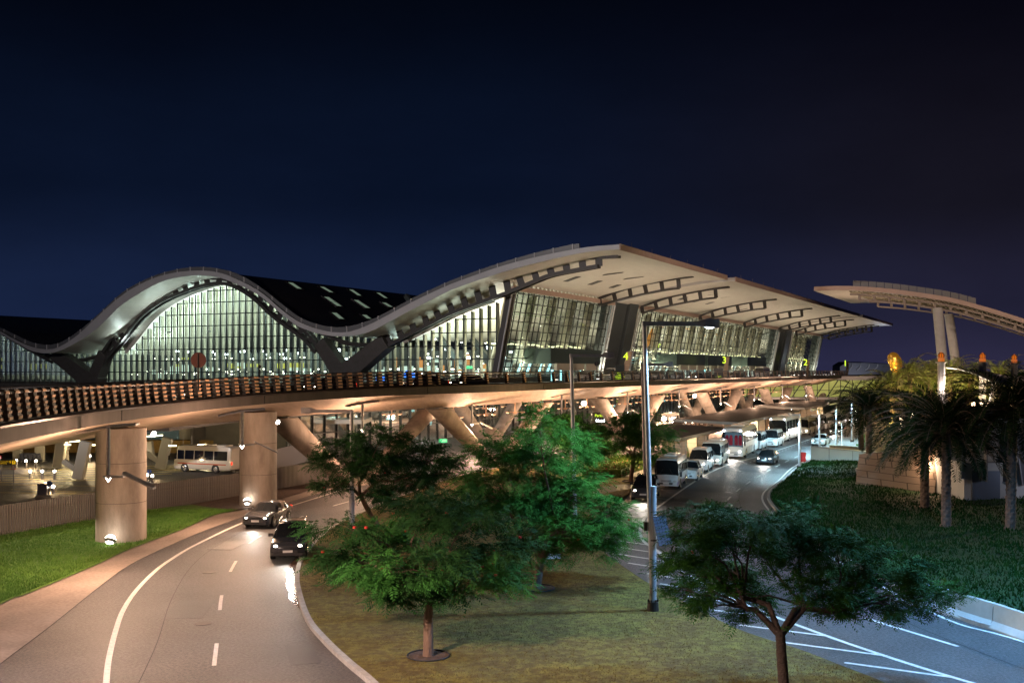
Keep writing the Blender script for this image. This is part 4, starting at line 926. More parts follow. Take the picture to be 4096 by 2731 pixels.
# departure door number totems
PB=mat('sign_backing',(.02,.025,.02),.4); SPY=brickmat('totem_stone',(.42,.28,.18),(.36,.24,.15),(.2,.13,.1),1.,.4,0,.6,rot=(math.pi/2,0,0))
for num,x,yn,Y,k in (('4',2503,1426,172,1),('3',2897,1441,255,1),('2',3222,1450,355,1),('1',3381,1454,430,1)):
    c=D(x,yn,Y); sc_=Y/172; T=thing('door_sign',{'4':'yellow lit number 4 sign by the dark pier between the first two glass bays','3':'yellow lit number 3 sign before the middle of the second glass bay','2':'yellow lit number 2 sign beside the last glass bay','1':'yellow lit number 1 sign by the aircraft tail'}[num],'sign',c)
    textmesh(num,1.7*sc_**.75,E_YEL,c,FR,UP,T,.03)
    b=c+Vector((.35*sc_,.2,.6)); mb=MB(); mb.loft([[b+Vector((-.15,-.1,.25)),b+Vector((.75,-.1,.25)),b+Vector((.75,.3,.25)),b+Vector((-.15,.3,.25))],[b+Vector((-.75,-.1,-3.2*sc_)),b+Vector((.1,-.1,-3.2*sc_)),b+Vector((.1,.3,-3.2*sc_)),b+Vector((-.75,.3,-3.2*sc_))]]); mb.build('post',SPY,T)
    q=c+Vector((-.95*sc_,.1,-2.6*sc_)); mb=MB(); mb.box(q,(1.5*sc_,.2,2.6*sc_)); BB=mb.build('board',PB,T)
    for j,(tx,zz) in enumerate((('مغادرة',.0),('بوابة',-.35),('Departures',-.7),('Check-in',-1.0))):
        textmesh(tx,.36*sc_,E_YEL,q+Vector((0,-.12,zz*sc_)),FR,UP,BB,.01)
# exit sign in hall (green), and on arrivals level
for l,x,y,Y in (('small green exit sign inside the arched glass wall',1878,1469,170),('small green exit sign on the lower glass wall behind the trees',1772,1762,128)):
    T=thing('exit_sign',l,'sign',D(x,y,Y)); c=W[T.name]; mb=MB(); mb.box(c,(1.,.1,.45)); mb.build('board',E_GRN,T)
    mb=MB(); mb.box(c+Vector((.0,.1,-1.2)),(.1,.06,2.2)); mb.build('post',GREYM,T)
    textmesh('EXIT',.24,WHS,c+Vector((.18,-.06,0)),FR,UP,T,.004)
for l,x,y,Y in (('yellow and white lit arrivals sign left of the splayed legs',2401,1672,140),('lit exit direction sign beyond the second coach',3256,1622,262)):
    T=thing('direction_sign',l,'sign',D(x,y,Y)); c=W[T.name]; mb=MB(); mb.box(c,(2.2,.2,1.6)); BB=mb.build('board',PB,T); mb=MB(); mb.beam(c-UP*.8,c-UP*4,.3,.2); mb.build('post',GREYM,T)
    textmesh('Parking',.5,E_YEL,c+Vector((0,-.12,.35)),FR,UP,T,.01); textmesh('Hotel',.5,E_COOL,c+Vector((0,-.12,-.35)),FR,UP,T,.01)
# ---------------------------------------------------------------- fence
SLAT=mat('fence_slat',(.15,.13,.125),.5,.4)
fpath=smooth_poly(wp([(-420,2225),(0,2144),(379,2079),(660,2030),(949,1985),(1225,1937),(1420,1905)]),6)
FN=thing('slatted_fence','long grey metal fence of close vertical slats behind the grass','fence',fpath[0])
fd=pathlen(fpath); mb=MB(); s=0
while s<fd[-1]: 
    p,d=at(fpath,s,fd); mb.beam(p+UP*.02,p+UP*1.85,.05,.11,up=d); s+=.19
mb.build('slats',SLAT,FN)
mb=MB()
for z in (.25,1.35): mb.tube([p+UP*z+Vector((-.08,.08,0)) for p in fpath],.04,5)
mb.build('rail',SLAT,FN)
s=0; mb=MB()
while s<fd[-1]: p,d=at(fpath,s,fd); mb.beam(p+Vector((-.12,.12,0)),p+UP*1.8+Vector((-.12,.12,0)),.09,.09); s+=2.6
mb.build('posts',GREYM,FN)
f2=smooth_poly([G(1105,1880),G(1200,1852),G(1330,1815)],5); FN2=thing('slatted_fence','pale slatted screen fence between second column and tree crown','fence',f2[0]); fd=pathlen(f2); mb=MB(); s=0
while s<fd[-1]: p,d=at(f2,s,fd); mb.beam(p,p+UP*2.1,.05,.12,up=d); s+=.22
mb.build('slats',SLAT,FN2)
# ---------------------------------------------------------------- left canopy with Y legs
CAN=thing('forecourt_canopy','dark flat canopy on pale slanted Y-shaped legs behind the near column','canopy',(-45,112,0))
mb=MB(); mb.add([(-75,98,4.3),(-32,98,4.3),(-27,128,4.5),(-75,132,4.5),(-75,98,4.8),(-32,98,4.8),(-27,128,5.),(-75,132,5.)],[(0,3,2,1),(4,5,6,7),(0,1,5,4),(1,2,6,5),(2,3,7,6),(3,0,4,7)]); mb.build('roof',DARKM,CAN)
CLG=mat('canopy_leg',(.34,.33,.29),.6)
def yleg(x0,y0,x1,y1,Y,arm=True):
    a=D(x0,y0,Y); b=D(x1,y1,Y); mb=MB(); mb.beam(b,a,1.0,.7,up=Vector((0,1,0)))
    if arm:
        c=b.lerp(a,.8); e=c+Vector((-1.5,0,1.0)); mb.beam(c,e,.5,.55,up=Vector((0,1,0))); 
    mb.build('leg',CLG,CAN,bevel=.1)
yleg(213+20,1868,247,1760,107,False); yleg(312,1916,345,1765,96); yleg(640,1877,672,1750,106); yleg(604,1850,592,1765,120,False)
for x in (72,160,255): a=D(x,1850,115); mb=MB(); mb.beam(Vector((a.x,a.y,0)),Vector((a.x,a.y,4.4)),.9,.6); mb.build('pillar',CLG,CAN)
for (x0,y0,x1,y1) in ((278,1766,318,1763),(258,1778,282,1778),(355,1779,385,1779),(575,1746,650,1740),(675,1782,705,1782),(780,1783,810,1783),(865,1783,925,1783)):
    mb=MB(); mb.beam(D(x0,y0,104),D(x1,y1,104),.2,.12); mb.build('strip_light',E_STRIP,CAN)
light('POINT',(-45,108,2.8),330,(1,.78,.4),.5); light('POINT',(-33,112,2.8),300,(1,.8,.45),.5)
# hedge and far wall left
HED=mat('hedge_leaf',(.10,.12,.03),.8,c2=(.05,.08,.015),scale=3,bump=.8,bscale=12)
H=thing('lit_wall','low ochre-lit hedge bank behind the forecourt canopy','hedge',(-65,128,0)); mb=MB(); mb.box((-62,128,.75),(52,1.5,1.5)); mb.build('foliage',mat('ochre_hedge',(.30,.19,.06),.9,c2=(.2,.14,.05),scale=2,bump=.6),H)
T=thing('waste_bin','grey steel waste bin between two lit bollards near the fence','bin',G(174,1985)); c=W[T.name]; mb=MB(); mb.box(c+UP*.5,(.75,.6,1.)); mb.build('body',STEEL,T,bevel=.03); mb=MB(); mb.box(c+UP*1.04,(.8,.66,.06)); mb.build('lid',GREYM,T)
mb=MB(); mb.prism([tuple(G(140,1993))[:2],tuple(G(225,2000))[:2],tuple(G(242,1985))[:2],tuple(G(200,1972))[:2],tuple(G(150,1975))[:2]],0,.15); tag(mb.build('kerb_island',KERB),kind='structure')
mb=MB(); mb.prism([tuple(G(570,1945))[:2],tuple(G(640,1938))[:2],tuple(G(640,1925))[:2],tuple(G(560,1930))[:2]],0,.15); tag(mb.build('kerb_island',KERB),kind='structure')
# lower building under the ramp: lobby with doors
LB=thing('station_building','low pale building with glass doors behind the white minibus','building',(-30,133,0))
mb=MB(); mb.box((-31,134,1.7),(22,3,3.4)); mb.box((-34,131.5,3.7),(32,7,.5)); mb.build('wall',INTW,LB); mb=MB()
for x in (-31,-28.6,-27,-25.4): mb.box((x,132.4,1.3),(.12,.1,2.5))
mb.build('door_frame',STEEL,LB); mb=MB(); mb.box((-28.5,132.42,1.3),(6,.04,2.4)); mb.build('door_glass',E_SHOPW,LB)
# luggage trolleys
T=thing('luggage_trolleys','nested row of pale luggage trolleys between two lit bollards','luggage trolley',G(128,1850)); c=W[T.name]; mb=MB()
for k in range(5):
    o_=c+Vector((k*.45-1,0,0)); mb.beam(o_+UP*.25,o_+Vector((.8,0,.25)),.5,.05); mb.beam(o_+UP*.25,o_+Vector((-.15,0,1.)),.5,.04,up=Vector((0,1,0))); mb.cyl(o_+Vector((.1,-.25,.1)),o_+Vector((.1,.25,.1)),.1,n=8)
mb.build('frame',STEEL,T)
# ================================================================ vehicles
def paint(name,c,rough=.28): return mat(name,c,rough,.0,coat=.7)
PW=paint('vehicle_white',(.62,.63,.65)); PWW=paint('vehicle_cream',(.60,.56,.5)); PG=paint('vehicle_graphite',(.035,.038,.045),.2); PS=paint('vehicle_silver',(.33,.33,.34)); PT_=paint('vehicle_tan',(.30,.22,.16)); PB_=paint('vehicle_brown',(.12,.07,.045)); PTQ=paint('taxi_turquoise',(.03,.28,.28))
PL=paint('vehicle_lilac',(.42,.34,.5)); HL_OFF=mat('headlamp_clear',(.6,.6,.6),.1,coat=1); PLATE=mat('number_plate',(.7,.7,.7),.5); PLAST=mat('plastic_trim',(.03,.03,.032),.5); INDM=E_AMB
SPEC={
'suv':dict(st=[(2.36,.72,.42,.72,.75,.68,.78),(2.22,.88,.26,.92,.96,.80,.99),(1.18,.94,.24,1.04,1.07,.86,1.11),(.45,.95,.24,1.08,1.60,.74,1.72),(.36,.95,.24,1.08,1.61,.74,1.75),(-.55,.95,.24,1.08,1.62,.74,1.78),(-.65,.95,.24,1.08,1.62,.74,1.78),(-1.45,.95,.24,1.1,1.60,.74,1.76),(-1.56,.95,.24,1.1,1.59,.74,1.75),(-2.05,.94,.26,1.1,1.52,.74,1.69),(-2.28,.90,.32,1.08,1.12,.82,1.15),(-2.36,.84,.42,.9,.95,.78,1.0)],side=(4,6,8),wind=2,rear=9,whl=(1.42,-1.38),r=.37,w=.94,hl=(2.24,.62,.80,.26,.17),zt=.95),
'sedan':dict(st=[(2.35,.70,.38,.6,.62,.66,.65),(2.2,.86,.22,.76,.8,.76,.83),(1.05,.91,.2,.88,.92,.82,.95),(.3,.91,.2,.92,1.3,.66,1.38),(.2,.91,.2,.92,1.31,.66,1.42),(-.5,.91,.2,.92,1.32,.66,1.45),(-.58,.91,.2,.92,1.32,.66,1.45),(-1.2,.91,.2,.93,1.28,.66,1.38),(-1.85,.89,.22,.93,.97,.76,1.02),(-2.25,.86,.3,.9,.94,.74,.98),(-2.36,.8,.4,.7,.74,.7,.78)],side=(4,6),wind=2,rear=7,whl=(1.4,-1.35),r=.33,w=.91,hl=(2.22,.6,.66,.28,.13),zt=.8),
'pickup':dict(st=[(2.55,.74,.42,.72,.76,.68,.8),(2.4,.88,.28,.95,.99,.8,1.02),(1.3,.92,.28,1.06,1.1,.84,1.13),(.7,.92,.28,1.1,1.58,.72,1.66),(.62,.92,.28,1.1,1.6,.72,1.72),(-.1,.92,.28,1.1,1.6,.72,1.74),(-.18,.92,.28,1.1,1.6,.72,1.74),(-.85,.92,.28,1.1,1.58,.72,1.7),(-1.0,.92,.28,1.1,1.14,.86,1.16),(-1.02,.92,.28,.98,1.02,.88,1.04),(-2.5,.92,.32,.98,1.02,.88,1.04),(-2.56,.88,.4,.94,.98,.84,1.0)],side=(4,6),wind=2,rear=7,whl=(1.6,-1.55),r=.38,w=.92,hl=(2.42,.62,.82,.26,.16),zt=.85),
'van':dict(st=[(2.68,.72,.38,.78,.8,.68,.84),(2.58,.88,.26,.98,1.0,.82,1.04),(2.12,.94,.24,1.16,1.18,.88,1.22),(1.42,.95,.24,1.22,1.82,.82,2.12),(1.32,.95,.24,1.22,1.83,.82,2.18),(.42,.95,.24,1.22,1.84,.82,2.24),(.32,.95,.24,1.22,1.84,.82,2.24),(-.95,.95,.24,1.22,1.84,.82,2.24),(-1.05,.95,.24,1.22,1.84,.82,2.24),(-2.45,.95,.24,1.22,1.83,.82,2.2),(-2.62,.94,.28,1.2,1.8,.8,2.1),(-2.68,.92,.36,1.15,1.7,.78,1.95)],side=(4,6,8),wind=2,rear=None,whl=(1.75,-1.35),r=.34,w=.95,hl=(2.56,.64,.84,.24,.2),zt=1.0),
'minibus':dict(st=[(3.5,.92,.42,.86,.9,.88,.94),(3.46,.99,.32,1.08,1.1,.95,1.14),(3.40,1.02,.3,1.16,1.2,.97,1.24),(3.12,1.04,.3,1.25,2.12,.97,2.42),(3.02,1.04,.3,1.25,2.14,.97,2.52),(2.2,1.04,.3,1.25,2.14,.97,2.58),(2.1,1.04,.3,1.25,2.14,.97,2.58),(1.0,1.04,.3,1.25,2.14,.97,2.58),(.9,1.04,.3,1.25,2.14,.97,2.58),(-.2,1.04,.3,1.25,2.14,.97,2.58),(-.3,1.04,.3,1.25,2.14,.97,2.58),(-1.4,1.04,.3,1.25,2.14,.97,2.58),(-1.5,1.04,.3,1.25,2.14,.97,2.58),(-3.1,1.04,.3,1.25,2.14,.97,2.56),(-3.4,1.03,.34,1.25,2.1,.95,2.45),(-3.5,1.0,.42,1.2,2.0,.92,2.3)],side=(4,6,8,10,12),wind=2,rear=None,whl=(2.1,-1.7),r=.4,w=1.04,hl=(3.46,.72,.72,.26,.16),zt=1.0),
'coach':dict(st=[(6.0,1.08,.38,.95,1.0,1.04,1.05),(5.96,1.2,.3,1.12,1.16,1.12,1.2),(5.9,1.25,.3,1.25,1.3,1.15,1.34),(5.62,1.26,.3,1.6,2.7,1.18,3.0),(5.45,1.26,.3,1.75,2.9,1.18,3.35),(5.35,1.26,.3,1.75,2.9,1.18,3.42),(3.4,1.26,.3,1.75,2.92,1.18,3.5),(3.3,1.26,.3,1.75,2.92,1.18,3.5),(1.2,1.26,.3,1.75,2.92,1.18,3.5),(1.1,1.26,.3,1.75,2.92,1.18,3.5),(-1.0,1.26,.3,1.75,2.92,1.18,3.5),(-1.1,1.26,.3,1.75,2.92,1.18,3.5),(-3.2,1.26,.3,1.75,2.92,1.18,3.5),(-3.3,1.26,.3,1.75,2.92,1.18,3.5),(-5.5,1.26,.3,1.75,2.9,1.18,3.46),(-5.9,1.24,.36,1.7,2.85,1.14,3.3),(-6.0,1.2,.45,1.6,2.7,1.1,3.1)],side=(5,7,9,11,13),wind=2,rear=None,whl=(3.6,-2.6),r=.5,w=1.26,hl=(5.95,.9,.82,.34,.22),zt=1.2),
}
PROTO={}
def vehicle(kind,paintm,name,cat,lit='both',cabin=None,lower=None,stripe=None,power=0):
    key=(kind,paintm.name,lit,cabin.name if cabin else '',lower.name if lower else '',stripe.name if stripe else '',power)
    if key in PROTO: return PROTO[key],False
    S=SPEC[kind]; T=thing(name,'',cat,(0,0,0)); st=S['st']; body=MB(); wind=MB(); side=MB(); rear=MB()
    def ring(q):
        x,w,zb_,zbe,zw,wr,zr=q; h=[(0,zb_),(w*.93,zb_),(w,zb_+.1),(w*1.005,(zb_+zbe)*.5),(w*.985,zbe),(wr,zw),(wr-.13,zr-.015),(0,zr+.03)]
        return [Vector((x,y,z)) for y,z in h]+[Vector((x,-y,z)) for y,z in h[-2:0:-1]]
    R=[ring(q) for q in st]; n=len(R[0]); segk=lambda k:(k if k<7 else 13-k); side2=MB()
    for i in range(len(R)-1):
        for k in range(n):
            k2=(k+1)%n; sg=segk(k); f=[R[i][k],R[i+1][k],R[i+1][k2],R[i][k2]]; tgt=body; m=0
            if i==S['wind'] and sg>=4: tgt=wind
            elif i in S['side'] and sg==4: tgt=side if k<7 else side2
            elif S['rear']==i and sg>=5: tgt=rear
            elif lower is not None and sg<=2: m=1
            tgt.add(f,[(0,1,2,3)],m)
    body.add(R[0],[tuple(range(n))]); body.add(R[-1],[tuple(range(n-1,-1,-1))])
    o=body.build('body',[paintm,lower or paintm],T)
    bm=__import__('bmesh').new(); bm.from_mesh(o.data); __import__('bmesh').ops.remove_doubles(bm,verts=bm.verts,dist=.0005); __import__('bmesh').ops.recalc_face_normals(bm,faces=bm.faces); bm.to_mesh(o.data); bm.free(); autosmooth(o,38); BODY=o
    wind.build('windscreen',CARGL if not cabin else GLASSD,T); side.build('side_windows',CARGL,T); side2.build('side_windows',CARGL,T)
    if rear.v: rear.build('rear_window',CARGL,T)
    if cabin:   # interior seen through the windscreen; seats and bulkhead glow for cabin light
        mb=MB(); x0=st[S['wind']][0]; 
        mb.box((x0-1.6,0,2.0),(.1,2.1,1.7)); mb.build('cabin_bulkhead',cabin,T); mb=MB()
        for yy in (-.75,-.3,.3,.75): mb.box((x0-1.2,yy,1.9),(.25,.36,.9)); mb.sphere((x0-1.2,yy,2.45),.17,8,5)
        mb.build('seats',mat('red_seat',(.35,.02,.04),.7,emit=(.5,.02,.08),es=.12),T)
    # wheels
    for x in S['whl']:
        for sy in(-1,1):
            y=sy*(S['w']-.12); r=S['r']; mb=MB(); mb.cyl((x,y-.11,r),(x,y+.11+0,r),r,n=20)
            if sy>0: mb=MB(); mb.cyl((x,y-.11,r),(x,y+.14,r),r,n=20)
            else: mb=MB(); mb.cyl((x,y-.14,r),(x,y+.11,r),r,n=20)
            wh=mb.build('wheel',BLACK,T); mb=MB(); yy=y+sy*.142; mb.cyl((x,yy,r),(x,yy+sy*.012,r),r*.62,r*.55,n=16)
            for k in range(5):
                a=k*math.tau/5; mb.box((x+math.cos(a)*r*.36,yy+sy*.014,r+math.sin(a)*r*.36),(r*.14,.01,r*.14),M=Matrix.Rotation(-a,3,'Y'))
            mb.build('rim',STEEL,wh)
    for x in S['whl']:
        for sy in(-1,1):
            mb=MB(); y=sy*(S['w']+.004); r=S['r']*1.17; seg=[Vector((x+r*math.cos(a),y,max(S['r']+r*math.sin(a),.24))) for a in np.linspace(-.45,math.pi+.45,16)]
            mb.add(seg+[q+Vector((0,sy*.012,0)) for q in seg],[tuple(range(16)),tuple(range(31,15,-1))]+[(k,k+1,k+17,k+16) for k in range(15)]); mb.build('wheel_arch',BLACK,BODY)
    hx,hy,hz,hw,hh=S['hl']
    for sy in(-1,1):
        on=lit=='both' or (lit=='left' and sy>0) or (lit=='right' and sy<0)
        mb=MB(); mb.sphere((hx+.02,sy*hy,hz),.5,12,6,(.22,hw,hh)); mb.build('headlight',E_HEAD if on else HL_OFF,T)
        xr=st[-1][0]; mb=MB(); mb.box((xr+.02,sy*(S['w']-.18),S['zt']),(.1,.16,.3)); mb.build('tail_light',E_RED if lit!='off' else REDD,T)
        mx_=st[S['wind']+1][0]+.25; zm_=st[S['wind']+1][3]+.1
        mb=MB()
        if kind in('minibus','coach'): mb.beam((mx_+.3,sy*(S['w']-.05),zm_+.45),(mx_+.45,sy*(S['w']+.22),zm_+.3),.04,.04); mb.box((mx_+.45,sy*(S['w']+.24),zm_),(.08,.2,.42))
        else: mb.box((mx_,sy*(S['w']+.1),zm_),(.1,.24,.17)); mb.beam((mx_,sy*(S['w']-.08),zm_-.04),(mx_,sy*(S['w']+.05),zm_-.04),.05,.05)
        mb.build('wing_mirror',PLAST,T)
    mb=MB(); fx=st[0][0]; zz=st[0][2]
    mb.box((fx+.005,0,zz+.1),(.05,S['w']*1.05,.13))
    for k in range(3): mb.box((fx-.01,0,zz+.26+k*.055),(.06,S['w']*.85,.022))
    mb.build('grille',PLAST,T)
    mb=MB(); mb.box((fx+.04,0,zz+.12),(.02,.5,.12)); mb.build('number_plate',PLATE,T)
    mb=MB(); mb.loft([[Vector((fx-.12,y_,z_)) for y_,z_ in ((-S['w']*.98,zz-.12),(S['w']*.98,zz-.12),(S['w']*.98,zz+.02),(-S['w']*.98,zz+.02))],[Vector((fx+.05,y_,z_)) for y_,z_ in ((-S['w']*.8,zz-.1),(S['w']*.8,zz-.1),(S['w']*.8,zz+.02),(-S['w']*.8,zz+.02))]]); mb.build('bumper',paintm if kind!='suv' else PLAST,T)
    if kind=='suv':
        for sy in(-1,1): mb=MB(); mb.tube([(.2,sy*.66,1.76),(0,sy*.66,1.83),(-1.6,sy*.66,1.83),(-1.8,sy*.66,1.76)],.025,6); mb.build('roof_rail',STEEL,T)
    if kind in('minibus','coach','van'):
        mb=MB(); 
        for q in (.35,-.35):
            a=st[S['wind']]; b=st[S['wind']+1]; mb.beam((a[0]+.03,q*1.6,a[6]+.03),(lerp(a[0],b[0],.45)+.06,q*.8,lerp(a[6],b[6],.4)),.03,.03)
        mb.build('wiper',BLACK,T)
    if kind in('coach','minibus'):
        for sy in(-1,1):
            mb=MB(); 
            if kind=='coach': mb.box((1.2,sy*.1,3.58),(2.4,1.5,.16)) if sy>0 else mb.box((-3,0,3.57),(1.4,1.3,.14))
            else: mb.box((0 if sy>0 else -2.,0,2.64),(1.1,1.1,.1))
            mb.build('roof_unit',PWW,T)
    if kind=='coach':
        for sy in(-1,1): mb=MB(); mb.sphere((5.62,sy*.95,3.12),.11,8,5); mb.build('marker_lamp',E_COOL,T)
        for sy in(-1,1):
            for k in (1,2,3): mb=MB(); mb.box((4.6-k*1.75,sy*1.272,.85),(1.5,.012,.7)); mb.build('luggage_door',PS,T)
    if stripe:
        mb=MB()
        for sy in(-1,1): mb.box((0,sy*(S['w']+.012),.85),(abs(st[0][0])*1.7,.012,.1))
        mb.build('stripe',stripe,T)
    if power: light('SPOT',(st[0][0]+.25,0,hz+.02),power,(1,.9,.78),.25,Vector((1,0,-.10)),1.7,parent=T,blend=.8)
    T['label']='x'; PROTO[key]=T; return T,True
def V(kind,pm,label,x,y,head,z=0.,name=None,cat=None,group=None,lit='both',**k):
    nm={'suv':'suv','sedan':'car','pickup':'pickup_truck','van':'van','minibus':'minibus','coach':'coach'}[kind]
    T,new=vehicle(kind,pm,nm,nm.replace('_',' '),lit,**k)
    o=T if new else copy_tree(T)
    o.location=(x,y,z); o.rotation_euler=(0,0,head); o['label']=label; W[o.name]=Vector((x,y,z))
    if 'group' in o.keys(): del o['group']
    if group: o['group']=group
    return o
TC=HEAD+math.pi   # heading toward the camera along the terminal axis
gq='vehicles queued along the bus road'
def Q(kind,pm,label,px,py,lit='both',h=TC,back=0,**k):
    p=G(px,py); L_=SPEC[kind]['st'][0][0]
    th=math.radians(interp([79,88,107,118,145,180],[12,16,18.5,21,25.5,27.5],p.y)); h=math.atan2(-math.cos(th),-math.sin(th)); c=p-Vector((math.cos(h),math.sin(h),0))*L_
    return V(kind,pm,label,c.x,c.y,h,group=gq,lit=lit,**k)
Q('suv',PG,'dark grey SUV with both headlights on, first of the queue by the lamp pole',2572,2005,'both',h=TC-.15,power=110)
Q('minibus',PW,'white minibus with lilac lower panels directly behind the dark SUV',2664,1958,'off',lower=PL)
Q('pickup',PW,'small white pickup truck half hidden behind the first minibus',2746,1926,'off')
Q('van',PW,'white high-roof van with one blazing headlight behind the pickup',2789,1889,'left',power=90)
Q('minibus',PWW,'cream minibus between the bright van and the tall coach',2842,1868,'both',stripe=PS)
Q('coach',PW,'tall white coach with red seats glowing behind its windscreen',2927,1834,'left',cabin=mat('cabin_glow',(.1,.05,.05),.6,emit=(.25,.5,.7),es=.25),power=160)
Q('van',PS,'silver van parked just behind the tall coach with red seats',3012,1801,'off')
Q('van',PW,'pale high-roof van nosing up to the second coach',3078,1789,'both')
Q('coach',PWW,'cream second coach with green-tinted windscreen farther down the queue',3108,1767,'both')
Q('minibus',PWW,'cream minibus with dark windscreen behind the second coach',3206,1741,'both')
Q('minibus',PS,'silver minibus following closely behind the cream minibus, mostly hidden',3245,1728,'both')
Q('minibus',PW,'white minibus third from the far end of the queue',3280,1720,'both',stripe=PS)
Q('minibus',PWW,'farthest cream minibus beyond the slim lamp poles',3330,1703,'both')
V('van',PW,'white van with warm headlights standing out beside the farthest minibuses',57.8,186,TC,lit='left')
# moving traffic on the two roads, modelled as the vehicles themselves
V('sedan',PG,'dark car rounding the outer lane of the curved road beside the second column',-15.9,68.5,-math.pi/2-.12,lit='both',power=85)
V('suv',PG,'dark SUV on the inner lane of the curved road near the water-filled gutter',-12.0,57.2,-math.pi/2+.12,lit='both',power=85)
V('sedan',PG,'dark car approaching on the straight lane of the bus road past the bank',27.5,113,TC+.08,lit='both',power=85)
V('sedan',PW,'white car far down the bus road between the slim lamp poles',41.5,141,TC,lit='both',power=85)
V('sedan',PS,'silver car following at the far end of the bus road lanes',50.5,163,TC,lit='both',power=300)
V('suv',PW,'white SUV farthest away where the bus road bends behind the palms',64,196,TC,lit='both',power=200)
# forecourt minibus
V('minibus',PWW,'cream minibus with orange stripe turning on the forecourt between the round columns',-29.9,103.5,math.pi-.42,lit='both',stripe=mat('orange_stripe',(.5,.1,.04),.4))
# taxis & cars under the deck
def U(kind,pm,label,px,py,lit='both',h=TC,**k):
    p=G(px,py); return V(kind,pm,label,p.x,p.y,h,group='cars waiting under the flyover',lit=lit,**k)
U('minibus',PWW,'cream minibus under the flyover half hidden by the green tree',2672,1712)
U('sedan',PG,'dark car with one glaring headlight left of the tan SUV',2712,1716,'left',power=60)
U('suv',PT_,'tan SUV under the flyover between the columns',2772,1706,'both',power=60)
U('sedan',PB_,'brown car with glowing amber light behind the tan SUV',2822,1704,'off')
U('suv',PG,'black SUV with cool headlights by the foot of the splayed column',2862,1696,'both')
U('sedan',PS,'silver car beyond the splayed legs with both headlights blazing',3000,1676,'both')
U('suv',PW,'white SUV on the taxi lane over the shelter roofs',3062,1672,'both')
for i,(px,py) in enumerate(((3185,1648),(3225,1642),(3262,1636))): U('sedan',(PS,PG,PTQ)[i],('silver car','dark car','turquoise taxi')[i]+' far under the flyover near its end, seen above the coaches',px,py,'both')
for i,(px,py) in enumerate(((3520,1672),(3560,1690),(3545,1660),(3440,1655))): U('sedan',(PG,PW,PS,PG)[i],('dark car with bright cool headlights between the far palm trunks','white car on the far road behind the wall end','silver car farthest on the road behind the palms','dark car on the crossing beyond the lit palm trunk')[i],px,py,'both')
# vehicles on the departures deck
def DV(kind,pm,label,px,Y,lit='off',h=TC,z=8.12,**k): return V(kind,pm,label,(px-HX)*Y/F,Y,h,z=z,group='vehicles on the departures deck',lit=lit,**k)
DV('suv',PWW,'cream SUV on the departures deck left of the parked van',2335,176)
DV('van',PWW,'cream panel van parked on the departures deck beside the door 4 pier',2452,184)
DV('pickup',PWW,'cream double cab pickup behind the van on the departures deck',2530,192)
DV('suv',PWW,'cream SUV on the departures deck right of the foremost lamp pole',2622,200)
DV('sedan',PG,'dark car on the departures deck with both headlights on',2785,190,'both')
DV('sedan',PS,'silver car on the departures deck at the middle of the second glass bay',2712,218)
DV('sedan',PG,'dark car on the departures deck below the second glass bay',2830,225)
DV('sedan',PB_,'brown car on the departures deck before the number 3 sign',2935,240)
DV('minibus',PWW,'cream minibus on the departures deck right of the number 3 sign',3050,258)
DV('sedan',PS,'silver car on the deck with cool headlights near the number 2 sign',3195,262,'both')
dkp=[(5,1.5,'first car at the near end of the flyover, headlights glowing over the railing'),(17,4,'second car on the near ramp behind the railing fins'),(30,4,'third car on the ramp above the nearest round column'),(44,4.2,'fourth car on the ramp, before the large round sign'),(58,4.5,'car on the ramp above the second round column'),(70,5,'pale car on the ramp with yellow glow behind the railing'),(79,6,'last car of the ramp traffic before the deck widens')]
for i,(s,o_,lb) in enumerate(dkp):
    p,d,nn,z=dk(s+6); q=p+nn*o_; V('sedan',(PG,PS,PB_)[i%3],lb,q.x,q.y,math.atan2(-d.y,-d.x),z=z+.13,group='cars on the flyover ramp',lit='both')
for s,of in ((8,6),(24,6),(40,6),(56,6),(74,7)):
    p,d,nn,z=dk(s); light('POINT',p+nn*of+UP*(z+1.6),42,(1,.55,.28),.2)
# ================================================================ shelters
SHR=mat('shelter_roof',(.02,.022,.028),.7,.0,c2=(.03,.032,.036),scale=.8); SHF=mat('shelter_fascia',(.22,.20,.18),.5,.2)
PIL=brickmat('shelter_pillar_stone',(.40,.32,.22),(.36,.29,.20),(.16,.12,.09),1.4,.85,0,.7,rot=(math.pi/2,0,0))
def shelter(label,a,b,width,z,pill):
    a=Vector((*a,0)); b=Vector((*b,0)); d=(b-a).normalized(); n=Vector((-d.y,d.x,0)); T=thing('bus_shelter',label,'bus shelter',a,group='flat-roofed bus shelters on stone pillars')
    mb=MB(); r0=[a+UP*z,a+n*width+UP*(z+.35),a+n*width+UP*(z+.6),a+UP*(z+.25)]; r1=[q+(b-a) for q in r0]; r0[1]-=d*1.5; r0[2]-=d*1.5; mb.loft([r0,r1]); mb.build('roof',SHR,T)
    mb=MB(); mb.beam(a-n*.06+UP*(z+.12),b-n*.06+UP*(z+.12),.1,.34); mb.beam(a-n*.03-d*.05+UP*(z+.12),a+n*width-d*1.55+UP*(z+.47),.1,.34); mb.build('fascia',SHF,T)
    for k in range(pill):
        c=a+d*(2+5.2*k)+n*1.6; mb=MB(); mb.box(c+UP*(z/2+.1),(.7,1.15,z+.1),HEAD); mb.build('pillar',PIL,T)
    mb=MB()
    for k in range(3): q=a+d*(4+6*k)+n*3.2; mb.beam(q+UP*.5,q+d*2.6+UP*.5,.5,.08); mb.beam(q+UP*.1+d*.3,q+UP*.5+d*.3,.4,.1); mb.beam(q+UP*.1+d*2.3,q+UP*.5+d*2.3,.4,.1)
    mb.build('bench',CONC,T)
    return T
shelter('nearest bus shelter with dark flat roof, beside the white minibuses',(17.1,107.5),(26.2,128.5),7,2.75,4)
